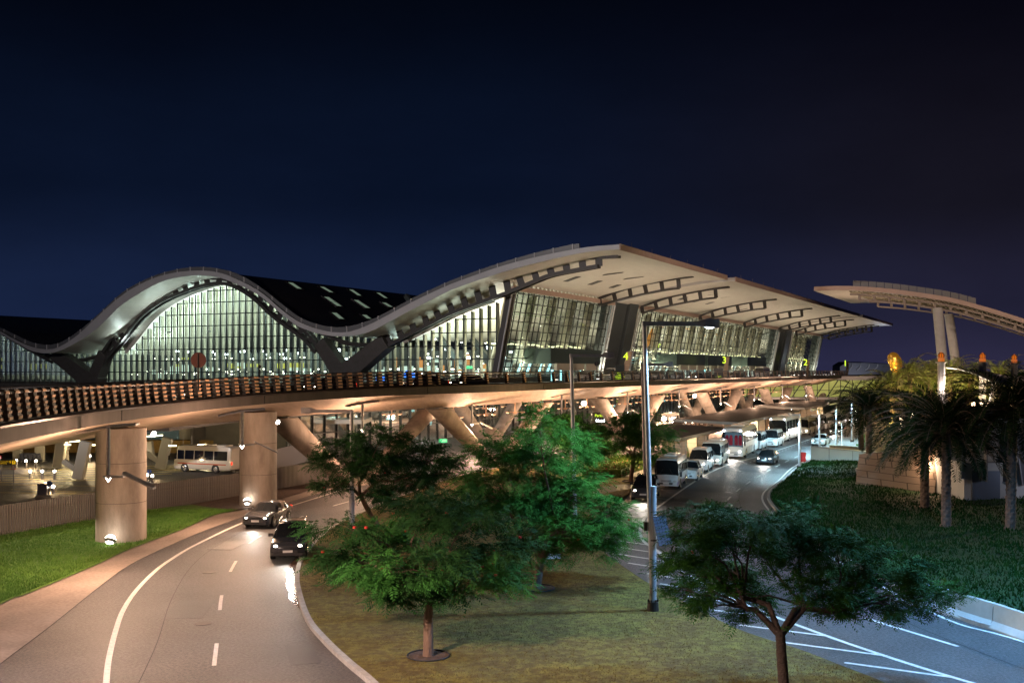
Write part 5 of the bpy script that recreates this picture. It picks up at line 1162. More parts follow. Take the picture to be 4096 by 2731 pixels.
shelter('middle bus shelter roof seen behind the tall coach',(28.2,131),(47,172),8,3.2,7)
shelter('farthest bus shelter with roof glowing warm behind the second coach',(49,176),(64,206),8,3.4,5)
for s_ in ((20,116),(34,146),(44,166),(58,192)): light('POINT',(s_[0]-1,s_[1]+1,2.2),230,(1,.8,.52),.4)
light('POINT',(12.5,103,3.2),420,(1,.66,.32),.4); light('POINT',(4,100,4),600,(1,.62,.3),.5)
# hedges with pink blossom
FLW=mat('blossom',(.5,.05,.12),.6)
LEAFH=mat('hedge_green',(.09,.16,.02),.6,c2=(.10,.17,.02),scale=1.2)
def hedge(label,poly,h,n):
    c=Vector((sum(p[0] for p in poly)/len(poly),sum(p[1] for p in poly)/len(poly),.15)); T=thing('hedge',label,'hedge',c)
    mb=MB(); mb.prism(poly,.12,h*.85); mb.build('hedge_core',LEAFH,T)
    xs=[p[0] for p in poly]; ys=[p[1] for p in poly]
    def ins(x,y):
        r=False; j=len(poly)-1
        for i in range(len(poly)):
            if (poly[i][1]>y)!=(poly[j][1]>y) and x<(poly[j][0]-poly[i][0])*(y-poly[i][1])/(poly[j][1]-poly[i][1])+poly[i][0]: r=not r
            j=i
        return r
    mb=MB(); fl=MB(); rs=random.Random(4); k=0
    while k<n:
        x=rs.uniform(min(xs)-.2,max(xs)+.2); y=rs.uniform(min(ys)-.2,max(ys)+.2)
        if not ins(x,y): continue
        k+=1; z=rs.uniform(.7,1.05)*h if rs.random()<.6 else rs.uniform(.2,h); 
        if z<h*.7:
            i=rs.randrange(len(poly)); f=rs.random(); x=lerp(poly[i][0],poly[(i+1)%len(poly)][0],f)+rs.uniform(-.12,.12); y=lerp(poly[i][1],poly[(i+1)%len(poly)][1],f)+rs.uniform(-.12,.12)
        a=Vector((rs.uniform(-1,1),rs.uniform(-1,1),rs.uniform(-.4,.8))).normalized()*.13; b=a.cross(Vector((rs.uniform(-1,1),rs.uniform(-1,1),rs.uniform(-1,1)))).normalized()*.06; c_=Vector((x,y,z))
        (fl if rs.random()<.05 else mb).add([c_-a,c_+b,c_+a,c_-b],[(0,1,2,3)])
    mb.build('leaves',LEAFH,T); 
    if fl.v: fl.build('blossoms',FLW,T)
hedge('flowering hedge bed with pink blossom left of the nearest shelter',[(6.6,97.5),(10,96.5),(12.6,103.5),(15.5,110.5),(11.5,112),(8,105)],1.0,9000)
hedge('clipped hedge with pink blossom under the nearest shelter roof',[(17.6,117.5),(19.4,117.5),(24,131),(21.5,131.5)],1.15,6000)
# manhole slabs, drain lids
def slab(label,x,y,sx,sy,h,rz):
    p=G(x,y,.14); T=MB(); T.box(p+UP*(h/2+.005),(sx,sy,h),rz); T.box(p+UP*(h+.02),(sx*.8,sy*.8,.03),rz); o=T.build('manhole',KERB); tag(o,label,'manhole')
slab('square concrete access slab behind the forked trunk',2200,2230,.95,.7,.22,.3); slab('smaller concrete block against the forked trunk',2163,2250,.5,.4,.2,.1)
slab('flat access slab on the turf left of the red-flowered crown',1333,2215,.6,.45,.08,.2); slab('round pale concrete pad beside the hedge bed',2440,1872,3.2,2.2,.05,.2); slab('long pale concrete pad on the upper lawn',2385,1906,2.6,.8,.05,.1)
T=thing('drinking_post','small white bollard on the round pale pad','bollard',G(2417,1868,.14)); mb=MB(); mb.cyl(W[T.name],W[T.name]+UP*.7,.13,.09,n=10); mb.cyl(W[T.name]+UP*.7,W[T.name]+UP*.8,.16,.05,n=10); mb.build('post',WHITE,T)
mb=MB(); p=G(3213,1846); mb.cyl(p,p+UP*.95,.28,n=14); mb.cyl(p+UP*.95,p+UP*1.02,.31,n=14); tag(mb.build('litter_bin',mat('bin_red',(.45,.02,.02),.4)),'small red bin at the foot of the slim lamp pole','bin')
# white bollard line
T=thing('marker_post','slender white marker post by the far footpath','post',G(3367,1796)); mb=MB(); q=W[T.name]; mb.cyl(q,q+UP*3.3,.05,n=8); mb.build('pole',WHITE,T)
# concrete barrier
BAR=mat('barrier_concrete',(.42,.43,.42),.75,c2=(.34,.35,.34),scale=1.2,bump=.1,bscale=30)
bp=[G(3600,2400),G(3769,2443),G(4096,2550),G(4600,2740)]
bl_=pathlen(bp); s=0;k=0; labs=['concrete road barrier section half covered by leaves','first fully visible white concrete barrier section right of the crown','concrete road barrier section cut by the right edge of the view','concrete road barrier section outside to the right']
T0b=None
for s0,s1,lb in ((0,1.9,labs[0]),(1.95,5.3,labs[1]),(5.35,8.8,labs[2])):
    a,d=at(bp,s0,bl_); b,_=at(bp,s1,bl_); nn=Vector((-d.y,d.x,0)); pr=[(-.32,0),(-.32,.08),(-.16,.32),(-.09,.98),(.09,.98),(.16,.32),(.32,.08),(.32,0)]
    mb=MB(); mb.loft([[q-nn*y_*1+UP*z_ for y_,z_ in pr] for q in (a,b)]); o=mb.build('concrete_barrier',BAR,bevel=.015); tag(o,lb,'barrier','barrier sections along the bank')
# two people sitting by the shelter pillar, built as one skinned body each
def person(label,loc,rz,shirt):
    T=thing('person',label,'person',loc,rz); me=bpy.data.meshes.new('body'); 
    P=[(0,0,.5),(0,0,.75),(0,.02,1.02),(0,.02,1.12),(.0,.06,1.24),(.1,0,.5),(.12,.42,.5),(.12,.45,.08),(.12,.56,.04),(-.1,0,.5),(-.12,.42,.5),(-.12,.45,.08),(-.12,.56,.04),(.19,0,1.0),(.24,.12,.76),(.14,.34,.62),(-.19,0,1.0),(-.24,.12,.76),(-.14,.34,.62)]
    E=[(0,1),(1,2),(2,3),(3,4),(0,5),(5,6),(6,7),(7,8),(0,9),(9,10),(10,11),(11,12),(2,13),(13,14),(14,15),(2,16),(16,17),(17,18)]
    R=[.15,.14,.13,.055,.10,.1,.075,.05,.045,.1,.075,.05,.045,.06,.045,.04,.06,.045,.04]
    me.from_pydata(P,E,[]); o=bpy.data.objects.new('body',me); COL.objects.link(o); o.parent=T; o.modifiers.new('s','SKIN'); me.skin_vertices[0].data[0].use_root=True
    for v,r in zip(me.skin_vertices[0].data,R): v.radius=(r,r)
    m=o.modifiers.new('u','SUBSURF'); m.levels=m.render_levels=1; me.materials.append(shirt); 
    mb=MB(); mb.sphere((0,.02,1.30),.105,10,7,(1,1,.9)); mb.build('hair',BLACK,T,world=False)
person('seated person in an orange top beside the shelter pillar',G(2418,1832)+UP*.1,math.pi,mat('orange_top',(.55,.22,.08),.8)); person('seated person in a grey top on the right beside the shelter pillar',G(2428,1826)+UP*.1,math.pi*.8,mat('grey_top',(.25,.27,.3),.8))
# ================================================================ trees
LEAF=mat('leaf_green',(.04,.15,.022),.55,c2=(.025,.10,.018),scale=.6); LEAFD=mat('leaf_dark',(.025,.085,.018),.6,c2=(.016,.055,.012),scale=.6); LEAFB=mat('leaf_bright',(.062,.21,.03),.5,c2=(.04,.14,.022),scale=.7)
for m_ in (LEAF,LEAFD,LEAFB):
    b=m_.node_tree.nodes['Principled BSDF']; b.inputs['Specular IOR Level'].default_value=.12; b.inputs['Roughness'].default_value=.8
BARK=mat('bark',(.17,.11,.075),.9,c2=(.11,.07,.05),scale=3,bump=.8,bscale=16,stretch=(1,1,.3))
REDF=mat('red_flower',(.5,.03,.015),.6)
def fronds_mesh(O,Dr,L_,rs,pairs=6,wid=.33):
    n=len(O); N_=Dr/np.linalg.norm(Dr,axis=1,keepdims=True); up=np.tile([0,0,1.],(n,1))+rs.normal(0,.25,(n,3))
    S=np.cross(N_,up); S/=np.linalg.norm(S,axis=1,keepdims=True)+1e-9; U=np.cross(S,N_)
    V=[]
    for k in range(pairs):
        f=(k+.7)/pairs; w=wid*math.sin(math.pi*min(f*.86+.1,1))**.7; droop=-.22*f*f
        c=O+N_*(L_*f)[:,None]+np.array([0,0,1.])*(droop*L_)[:,None]
        for sg in(-1,1):
            tip=c+S*(sg*w*L_)[:,None]+N_*(.16*L_)[:,None]-U*(.10*L_*rs.uniform(.2,1.6,n))[:,None]
            m1=(c+tip)/2+N_*(.052*L_)[:,None]; m2=(c+tip)/2-N_*(.052*L_)[:,None]
            V.append(np.stack([c,m1,tip,m2],axis=1))
    V=np.concatenate(V,axis=0).reshape(-1,3); return V
def quads_object(name,V,m,parent):
    off=np.array(W.get(parent.name,Vector())); V=V-off; nq=len(V)//4; me=bpy.data.meshes.new(name)
    me.vertices.add(len(V)); me.vertices.foreach_set('co',V.astype(np.float32).ravel()); me.loops.add(nq*4); me.loops.foreach_set('vertex_index',np.arange(nq*4,dtype=np.int32))
    me.polygons.add(nq); me.polygons.foreach_set('loop_start',np.arange(nq,dtype=np.int32)*4); me.polygons.foreach_set('loop_total',np.full(nq,4,dtype=np.int32)); me.update(calc_edges=True)
    me.materials.append(m); o=bpy.data.objects.new(name,me); COL.objects.link(o); o.parent=parent; W[o.name]=Vector(off); return o
def tree(label,base,fork,r,clumps,seed,mats_,fl=0,dens=1.,fr=.4,bark=None,name='flame_tree',ring=True):
    rs=np.random.RandomState(seed); rd=random.Random(seed); base=Vector(base); T=thing(name,label,'tree',base)
    mb=MB(); fork=Vector(fork); mid=base.lerp(fork,.5)+Vector((rd.uniform(-.08,.08),0,0))
    mb.tube([base-UP*.1,base+UP*.15,mid,fork],[r*1.25,r*1.02,r*.92,r*.85],12)
    ends=[]
    # limbs: cluster clumps into main limbs
    cl=[Vector(c[0]) for c in clumps]; order=sorted(range(len(cl)),key=lambda i:math.atan2(cl[i].y-fork.y,cl[i].x-fork.x)); 
    NG=4; per=-(-len(order)//NG)
    for gi in range(0,len(order),per):
      grp=order[gi:gi+per]; cen=sum((cl[i] for i in grp),Vector())/len(grp); v=cen-fork; hub=fork+v*.5-UP*.15+Vector((rd.uniform(-.25,.25),rd.uniform(-.2,.2),0))
      k1=fork+(hub-fork)*.5+UP*(.05+.08*v.length)+Vector((rd.uniform(-.2,.2),rd.uniform(-.2,.2),0)); mb.tube([fork-UP*.15,k1,hub],[r*.66,r*.52,r*.42],8)
      for i in grp:
        c=cl[i]; rad=clumps[i][1]; tgt=c-UP*rad[2]*.3; v=tgt-hub
        b=hub+v*.5+UP*v.length*.12+Vector((rd.uniform(-.25,.25),rd.uniform(-.25,.25),0))
        rr=r*rd.uniform(.24,.36); mb.tube([hub-v*.04,b,tgt],[rr,rr*.6,rr*.25],7)
        for _ in range(7):
            u=Vector((rd.gauss(0,1),rd.gauss(0,1),rd.gauss(0,.6))).normalized(); e=c+Vector((u.x*rad[0],u.y*rad[1],u.z*rad[2]))*.8; st_=b.lerp(tgt,rd.random()); q=st_.lerp(e,.5)+UP*.12
            mb.tube([st_,q,e],[rr*.25,rr*.15,rr*.06],5)
    o=mb.build('trunk',bark or BARK,T); autosmooth(o,60)
    groups={0:[],1:[]}; FL=[]
    for i,(c,rad) in enumerate(clumps):
        area_=(rad[0]*rad[1]+rad[0]*rad[2]+rad[1]*rad[2])/3*12.5; n=int(area_*48*dens/(fr/.4)**1.7)
        # sub-tufts make an uneven outline
        nt_=max(8,int(area_*1.7)); u=rs.normal(0,1,(nt_,3)); u/=np.linalg.norm(u,axis=1,keepdims=True); keep=u[:,2]>-.55; u=u[keep]; rr=rs.uniform(.30,1.14,len(u))
        tc_=np.array(c)+u*np.array(rad)*rr[:,None]; pick=rs.randint(0,len(u),n)
        O=tc_[pick]+rs.normal(0,1,(n,3))*np.array([.30,.30,.13])*(fr/.5)
        out=u[pick]*np.array([1,1,.4])+rs.normal(0,.6,(n,3))*np.array([1,1,.6]); out[:,2]-=.15
        groups[i%2 if i%3 else 0].append((O,out))
        if fl:
            q=O[rs.rand(n)<fl]; FL.append(q)
    for g_,m_ in zip((0,1),mats_):
        if not groups[g_]: continue
        O=np.concatenate([a for a,_ in groups[g_]]); Dr=np.concatenate([b for _,b in groups[g_]]); L_=rs.uniform(.7,1.25,len(O))*fr
        Vv=fronds_mesh(O,Dr,L_,rs); quads_object('crown',Vv,m_,T)
    if fl and FL:
        q=np.concatenate(FL); mb=MB()
        for p in q: mb.sphere(Vector(p)+UP*.1,.07,5,3)
        mb.build('flowers',REDF,T)
    if ring:
        mb=MB(); R_=r*3.6+.1; mb.tube([base+Vector((math.cos(a)*R_,math.sin(a)*R_,.03)) for a in np.linspace(0,math.tau,25)],.03,5); q=mb.build('root_ring',BLACK,T)
        mb=MB(); mb.cyl(base+UP*.002,base+UP*.012,R_*.97,n=24); mb.build('soil_disc',SOIL,T)
    return T
def CL(l,Y,dy=1.6):
    out=[]; rr=random.Random(int(Y*10)+len(l))
    for q in l:
        x,y,rx,ry=q[:4]; yy=Y+(q[4] if len(q)>4 else rr.uniform(-dy,dy)); s=yy/F; out.append((D(x,y,yy),(rx*s,rx*s*.85,ry*s)))
    return out
bA=G(1713,2622,.14)
tree('broad-crowned tree with red flowers on the front lawn beside the curved road',bA,D(1722,2330,bA.y),.175,CL([(1400,2230,140,60),(1520,2130,150,75),(1690,2050,170,85),(1860,2070,160,80),(1990,2190,150,80),(1920,2300,170,80),(1740,2240,190,90),(1560,2280,170,70),(1660,2350,150,60),(1820,2370,130,50),(1460,2290,110,50),(2060,2300,90,60),(1380,2110,110,45),(1560,2390,80,30)],bA.y,2.0),3,(LEAFD,LEAF),.0025,1.0,.42)
bB=G(2146,2352,.14)
tree('bright green fork-trunked tree at the centre of the lawn',bB,D(2160,2245,bB.y),.2,CL([(2160,1725,130,65),(2000,1800,140,75),(2260,1810,130,80),(2100,1900,170,90),(2290,1960,160,90),(2410,2070,110,80),(2250,2110,170,80),(2060,2050,150,80),(1930,1930,120,80),(2340,2190,130,70),(2430,2150,80,50),(2110,2200,130,50),(1900,2060,110,70),(2180,2010,170,90)],bB.y,1.9),5,(LEAFB,LEAF),.0003,1.0,.44)
bC=G(1512,2112,.14)
tree('dark leaning tree with flat spreading crown left of the central tree',bC,D(1440,1975,bC.y-1),.17,CL([(1300,1850,85,38),(1400,1790,110,50),(1520,1750,100,45),(1330,1950,80,35),(1480,1860,120,50),(1600,1830,120,60),(1720,1830,110,60),(1650,1930,120,50),(1540,1980,110,40),(1780,1900,90,50),(1450,1900,90,40)],bC.y-2,1.8),7,(LEAFD,LEAFD),.0004,1.0,.46)
bD=G(2523,1925,.14)
tree('small umbrella-shaped green tree behind the foremost lamp pole',bD,D(2535,1835,bD.y),.19,CL([(2560,1690,80,42),(2480,1740,75,42),(2620,1745,75,45),(2540,1770,100,45),(2640,1800,55,35),(2450,1800,55,28),(2580,1830,60,25),(2500,1690,60,32)],bD.y,1.6),11,(LEAFB,LEAF),.0,1.0,.5)
bE=G(2300,1866,.14)
tree('green tree behind the central tree beneath the flyover edge',bE,D(2330,1828,bE.y),.2,CL([(2290,1700,75,45),(2370,1730,75,45),(2330,1780,95,40),(2420,1790,60,35),(2270,1770,60,40),(2220,1690,70,40)],bE.y-3,1.6),13,(LEAF,LEAFD),.0,1.0,.55,ring=False)
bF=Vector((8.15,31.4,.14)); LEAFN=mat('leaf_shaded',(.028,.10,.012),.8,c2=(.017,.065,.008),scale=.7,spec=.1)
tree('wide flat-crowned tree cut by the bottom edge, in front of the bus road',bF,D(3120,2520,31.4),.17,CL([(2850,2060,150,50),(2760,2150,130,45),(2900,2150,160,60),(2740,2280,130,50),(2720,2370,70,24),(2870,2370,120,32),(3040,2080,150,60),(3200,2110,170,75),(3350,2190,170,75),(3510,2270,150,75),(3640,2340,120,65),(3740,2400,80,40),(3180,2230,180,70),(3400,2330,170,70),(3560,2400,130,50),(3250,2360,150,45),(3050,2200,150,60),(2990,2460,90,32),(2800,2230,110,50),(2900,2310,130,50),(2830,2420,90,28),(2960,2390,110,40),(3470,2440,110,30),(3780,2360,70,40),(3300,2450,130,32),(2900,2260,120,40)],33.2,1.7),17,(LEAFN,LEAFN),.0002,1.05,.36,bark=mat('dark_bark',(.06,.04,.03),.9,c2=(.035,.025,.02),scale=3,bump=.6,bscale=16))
# ---------------------------------------------------------------- palms
PTR=mat('palm_trunk',(.15,.10,.075),.9,c2=(.09,.06,.045),scale=5,bump=.6,bscale=20)
PLF=mat('palm_leaf',(.013,.026,.008),.75,spec=.06,c2=(.009,.018,.006),scale=1.5); PLL=mat('palm_leaf_pale',(.12,.14,.025),.6,c2=(.09,.11,.02),scale=1.5)  # one leaf in two copies: darkened for silhouettes, brightened for lit crowns
def palm(label,base,zc,L_=3.6,nf=46,seed=1,lm=PLF,r=.25,lean=(0,0)):
    rs=np.random.RandomState(seed); base=Vector(base); T=thing('date_palm',label,'palm tree',base); top=Vector((base.x+lean[0],base.y+lean[1],zc))
    mb=MB(); rings=[]; n=12; K=int((zc-base.z)/.11)
    for k in range(K+1):
        f=k/K; c=base.lerp(top,f); rr=r*(1.12-.2*f+(.06 if k%2 else -.03)) *(1.25 if k<2 else 1)
        rings.append([c+Vector((math.cos(a),math.sin(a),0))*rr*(1+.09*((j+k//2)%2))+UP*(.03*((j+k)%2)) for j,a in enumerate(np.linspace(0,math.tau,n,endpoint=False))])
    mb.loft(rings); mb.build('trunk',PTR,T)
    mb=MB(); V=[]
    for i in range(nf):
        az=i*2.39996+rs.uniform(-.2,.2); el=lerp(1.4,-.32,(i/nf)**.85)+rs.uniform(-.1,.1); l=L_*rs.uniform(.85,1.1)*(1 if el>-.2 else .85); h=np.array([math.cos(az),math.sin(az),0.]); tw_=rs.normal(0,.02); p=np.array(top)+h*.12; pts=[]; e=el
        for k in range(13): pts.append(p.copy()); p=p+(h*math.cos(e)+np.array([0,0,1.])*math.sin(e))*l/12; e-=(.085+.05*(k/12))*(1.25 if el>.3 else .9)
        mb.tube([Vector(q) for q in pts],[.028*(1-.8*k/12)+.004 for k in range(13)],3,cap=False)
        pts=np.array(pts); sd=np.array([-h[1],h[0],0.])
        for k in range(42):
            f=.12+.87*k/42; j=min(int(f*12),11); u=f*12-j; c=pts[j]*(1-u)+pts[j+1]*u; tn=pts[j+1]-pts[j]; tn/=np.linalg.norm(tn); up=np.cross(sd,tn); up=up if up[2]>0 else -up
            ll=.60*L_/3.6*math.sin(math.pi*min(.18+f*.80,1))**.6
            for sg in(-1,1):
                d=sd*sg*.8+tn*.62+up*.28+rs.normal(0,.09,3); d/=np.linalg.norm(d); tip=c+d*ll-np.array([0,0,.06]); m=(c+tip)/2; V.append([c,m+tn*.034,tip,m-tn*.034])
    mb.build('frond_ribs',PTR,T); quads_object('crown',np.array(V).reshape(-1,3),lm,T); return T
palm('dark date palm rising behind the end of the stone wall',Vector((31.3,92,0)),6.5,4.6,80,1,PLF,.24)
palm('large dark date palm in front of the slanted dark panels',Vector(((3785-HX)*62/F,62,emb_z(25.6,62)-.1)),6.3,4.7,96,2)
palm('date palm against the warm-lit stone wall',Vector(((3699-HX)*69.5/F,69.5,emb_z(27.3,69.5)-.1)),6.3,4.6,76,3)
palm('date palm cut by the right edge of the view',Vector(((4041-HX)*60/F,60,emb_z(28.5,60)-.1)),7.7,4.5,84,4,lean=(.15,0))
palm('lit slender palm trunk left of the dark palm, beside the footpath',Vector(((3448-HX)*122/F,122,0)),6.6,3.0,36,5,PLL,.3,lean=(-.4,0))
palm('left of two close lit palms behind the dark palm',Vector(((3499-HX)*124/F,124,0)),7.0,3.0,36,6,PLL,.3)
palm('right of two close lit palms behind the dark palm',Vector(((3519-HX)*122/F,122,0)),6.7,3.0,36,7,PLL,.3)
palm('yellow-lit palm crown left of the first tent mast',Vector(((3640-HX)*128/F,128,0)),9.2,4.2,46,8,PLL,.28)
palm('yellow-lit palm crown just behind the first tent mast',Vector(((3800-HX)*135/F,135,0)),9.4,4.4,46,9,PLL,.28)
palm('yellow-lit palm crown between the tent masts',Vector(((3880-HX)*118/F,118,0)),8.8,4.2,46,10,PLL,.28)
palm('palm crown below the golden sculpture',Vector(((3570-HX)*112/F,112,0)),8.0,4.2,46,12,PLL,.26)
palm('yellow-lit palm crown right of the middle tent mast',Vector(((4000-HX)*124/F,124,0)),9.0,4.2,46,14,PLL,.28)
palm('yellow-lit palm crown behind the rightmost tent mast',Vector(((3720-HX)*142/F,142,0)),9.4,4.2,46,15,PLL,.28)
for x,y in ((3640,122),(3800,127),(3500,116),(3890,110),(3990,117),(3720,136)): light('POINT',((x-HX)*y/F,y-4.5,4.5),800,(.95,.78,.22),.3)
# ================================================================ right-hand structures
SW=thing('stone_wall','tall battered sandstone block wall rising from the dark ground cover','wall',(28.7,82.7,0))
def wallseg(a,b,z0a,z0b,z1a,z1b,th,lean=.35):
    a=Vector((*a,0)); b=Vector((*b,0)); d=(b-a).normalized(); n=Vector((d.y,-d.x,0)); 
    v=[a+UP*z0a+n*lean,b+UP*z0b+n*lean,b-n*th+UP*z0b,a-n*th+UP*z0a,a+UP*z1a,b+UP*z1b,b-n*th+UP*z1b,a-n*th+UP*z1a]; mb=MB(); mb.add(v,[(3,2,1,0),(4,5,6,7),(0,1,5,4),(1,2,6,5),(2,3,7,6),(3,0,4,7)]); return mb
wallseg((27.9,84.4),(31.2,76.8),0,0,3.25,4.4,1.4,.5).build('wall',STONE,SW)
SW2=thing('stone_wall','second sandstone block wall lit warm behind the palm trunk','wall',(32,79,0)); wallseg((31.6,81.5),(37.5,77.),0,0,4.2,5.4,1.0,.3).build('wall',STONE,SW2)
T=thing('retaining_wall','long pale retaining wall behind the ground cover','wall',(33,114,0)); PALE=brickmat('pale_cladding',(.42,.43,.38),(.38,.39,.35),(.2,.2,.18),1.5,3,0,.6,rot=(math.pi/2,0,0)); mb=MB(); mb.beam(Vector((33.5,117,.5)),Vector((39.5,104,.5)),.5,1.9); mb.build('wall',PALE,T); mb=MB(); mb.beam(Vector((33.5,117,1.5)),Vector((39.5,104,1.5)),.62,.1); mb.build('coping',KERB,T)
T=thing('low_wall','low sandy wall behind the retaining wall near the palms','wall',(38.5,124,0)); mb=MB(); mb.beam(Vector((38.2,126,.5)),Vector((45.5,117,.5)),.4,1.1); mb.build('wall',PIL,T)
T=thing('curved_planter','curved stone planter with small round lit lamps beside the wall','planter',(33,93,0)); mb=MB(); c=Vector((33.2,92.5,0)); pts=[c+Vector((math.cos(a)*2.8,math.sin(a)*2.8,.8)) for a in np.linspace(math.pi*.6,math.pi*1.6,12)]
rr=[[p-UP*.8,p+UP*.5,p+(c-p).normalized()*.5+UP*.5,p+(c-p).normalized()*.5-UP*.8] for p in pts]; mb.loft(rr); mb.build('wall',CONC,T); mb=MB()
for k in range(3): q=c+Vector((-1.2+k*.6,-.9+k*.7,1.35)); mb.sphere(q,.13,8,5)
mb.build('bulb',E_WARM,T)
# far paved footpath and striped lawn terraces
mb=MB(); pv=[G(3290,1800),G(3440,1815),G(3470,1750),G(3440,1700),G(3600,1650),G(3560,1640),G(3400,1690)]; mb.add([(p.x,p.y,.14) for p in pv],[tuple(range(len(pv)))]); struct('footpath',mb,PAVE)
for k in range(4):
    mb=MB(); a=G(3410+10*k,1805-k*17); mb.prism([(a.x,a.y-2),(a.x+16,a.y-4),(a.x+16,a.y-1),(a.x+.4,a.y+.8)],.1,.26+.12*k); tag(mb.build('lawn_strip',GRASS),kind='structure')
# building with slanted louvre panels
LV=thing('louvred_building','low white building screened by slanted dark mesh panels behind the palms','building',(33,72,0)); PLS=mat('white_render',(.45,.44,.42),.8,c2=(.38,.37,.36),scale=.5)
mb=MB(); mb.box((39.0,76.5,2.2),(16,9,2.9)); mb.build('wall',PLS,LV); mb=MB(); mb.box((40.2,77.5,6.9),(18,10,.5)); mb.build('roof',CONCD,LV)
mb=MB(); mb.box((41,79.5,5.1),(14,5,3)); mb.build('upper_wall',PLS,LV)
mb=MB(); mb.box((32.5,72.0,2.0),(1.9,.1,2.2)); mb.build('door',mat('steel_door',(.10,.12,.16),.5,.3),LV)
mb=MB()
for x in (34,37,40,43): mb.beam((x,73.2,3.4),(x+2.4,73.2,6.6),.09,.09); mb.beam((x+2.4,73.2,3.4),(x,73.2,6.6),.09,.09)
for z in (4.6,): mb.beam((31,73.1,z),(47,73.1,z),.12,.12)
mb.build('bracing',DARKM,LV)
PNL=mat('mesh_panel',(.05,.05,.06),.5,.4,c2=(.07,.07,.08),scale=8)
for i,(x,rz,tl,wd,z0,z1) in enumerate(((30.9,.9,.1,1.0,2.6,5.6),(32.4,1.3,-.05,1.5,2.5,6.4),(33.9,-.5,.12,1.1,2.3,6.4),(35.3,.35,-.18,1.7,2.3,6.5),(36.9,1.0,.1,1.0,2.2,6.5),(38.3,-.3,.16,1.2,2.1,6.6),(39.9,.5,-.14,1.9,2.1,6.6),(42.,1.0,.1,1.3,2.0,6.6))):
    M=Matrix.Rotation(rz,3,'Z')@Matrix.Rotation(tl,3,'Y'); mb=MB(); c=Vector((x,71.9,(z0+z1)/2)); mb.box(c,(wd,.06,z1-z0),M=M); pn=mb.build('louvre_panel',PNL,LV)
    mb=MB(); u=M@Vector((wd/2,0,0)); v=M@Vector((0,0,(z1-z0)/2))
    for a,b in ((c-u-v,c-u+v),(c+u-v,c+u+v),(c-u-v,c+u-v)): mb.beam(a,b,.1,.1)
    mb.build('panel_frame',GREYM,pn)
mb=MB(); mb.cyl((35.4,71.9,1),(35.4,71.9,2.7),.05,n=6); mb.build('drainpipe',BLACK,LV)
light('POINT',(36.5,68.5,3.4),55,(.8,.82,1),.6); light('POINT',(40,75.8,5.6),60,(.75,.8,1),.4); light('POINT',(30.6,77.5,3.0),130,(1,.62,.36),.2)
light('POINT',(26.8,86.5,3.5),70,(1,.75,.6),.3)
# terrace lamps
T0=thing('terrace_lamp','lit cylinder lamp','lamp',(0,0,0),group='lit cylinder lamps on the terrace behind the palms')
mb=MB(); mb.cyl((0,0,-2.2),(0,0,0),.06,n=6); mb.build('pole',DARKM,T0); mb=MB(); mb.cyl((0,0,0),(0,0,.75),.16,n=8); mb.build('bulb',E_WARM,T0)
for i,(x,y,l) in enumerate(((3893,1640,'lit cylinder lamp leftmost of three on the terrace right of the big palm'),(3925,1638,'lit cylinder lamp in the middle of three on the terrace'),(3952,1640,'lit cylinder lamp rightmost of three on the terrace'),(3648,1670,'lit cylinder lamp through the fronds above the stone wall'),(3605,1700,'upper of two stacked lamps left of the lit palm fronds'),(3606,1724,'lower of two stacked lamps left of the lit palm fronds'),(4050,1622,'lit cylinder lamp near the right edge among the fronds'))):
    place(T0,D(x,y,104),0,l)
light('POINT',D(3930,1640,103),260,(1,.75,.45),.3); light('POINT',D(3625,1690,103),260,(1,.72,.4),.3)
TR=thing('terrace','raised terrace with railing behind the palms','terrace',(48,108,0)); mb=MB(); mb.box((56,112,2.2),(32,14,4.4)); mb.build('base',PIL,TR); mb=MB()
for z in (4.9,5.3): mb.tube([(40,104.9,z),(72,104.9,z)],.04,5)
for k in range(17): mb.beam((40+2*k,104.9,4.4),(40+2*k,104.9,5.35),.06,.06)
mb.build('railing',STEEL,TR); 
# tent membranes on masts with orange lanterns
MEM=mat('membrane',(.62,.58,.56),.6)
mast=[((3765,1452),100,'first white tent mast with ribbed orange lantern, left'),((3930,1452),106,'second white tent mast with ribbed orange lantern, middle'),((4057,1456),113,'third white tent mast with ribbed orange lantern, right')]
for (x,y),Y,l in mast:
    c=D(x,y,Y); T=thing('tent_mast',l,'mast',(c.x,c.y,0),group='white masts with orange lanterns'); mb=MB(); mb.cyl((c.x,c.y,0),(c.x,c.y,c.z),.34,n=16); mb.cyl((c.x,c.y,c.z),(c.x,c.y,c.z+.12),.5,n=16); o=mb.build('pole',PLS,T); autosmooth(o)
    mb=MB(); 
    for k in range(5): a=c.z+.15+k*.07; mb.cyl((c.x,c.y,a+.0),(c.x,c.y,a+.045),.3,n=14)
    mb.tube([(c.x,c.y,c.z+.5+q*.9) for q in (0,.12,.26,.4,.54,.62)],[.22,.27,.28,.23,.13,.03],12); mb.build('lantern',E_ORG,T); mb=MB()
    for k in range(10): a=math.tau*k/10; mb.tube([(c.x+math.cos(a)*q,c.y+math.sin(a)*q,c.z+.5+h_) for q,h_ in ((.24,.0),(.285,.13),(.295,.25),(.245,.37),(.14,.5))],.03,4)
    mb.build('lantern_ribs',DARKM,T)
mb=MB(); 
for k in range(8):
    a=math.tau*k/8
MT=thing('tent_membrane','white stretched tent membrane slung between the masts','canopy',D(3790,1475,101))
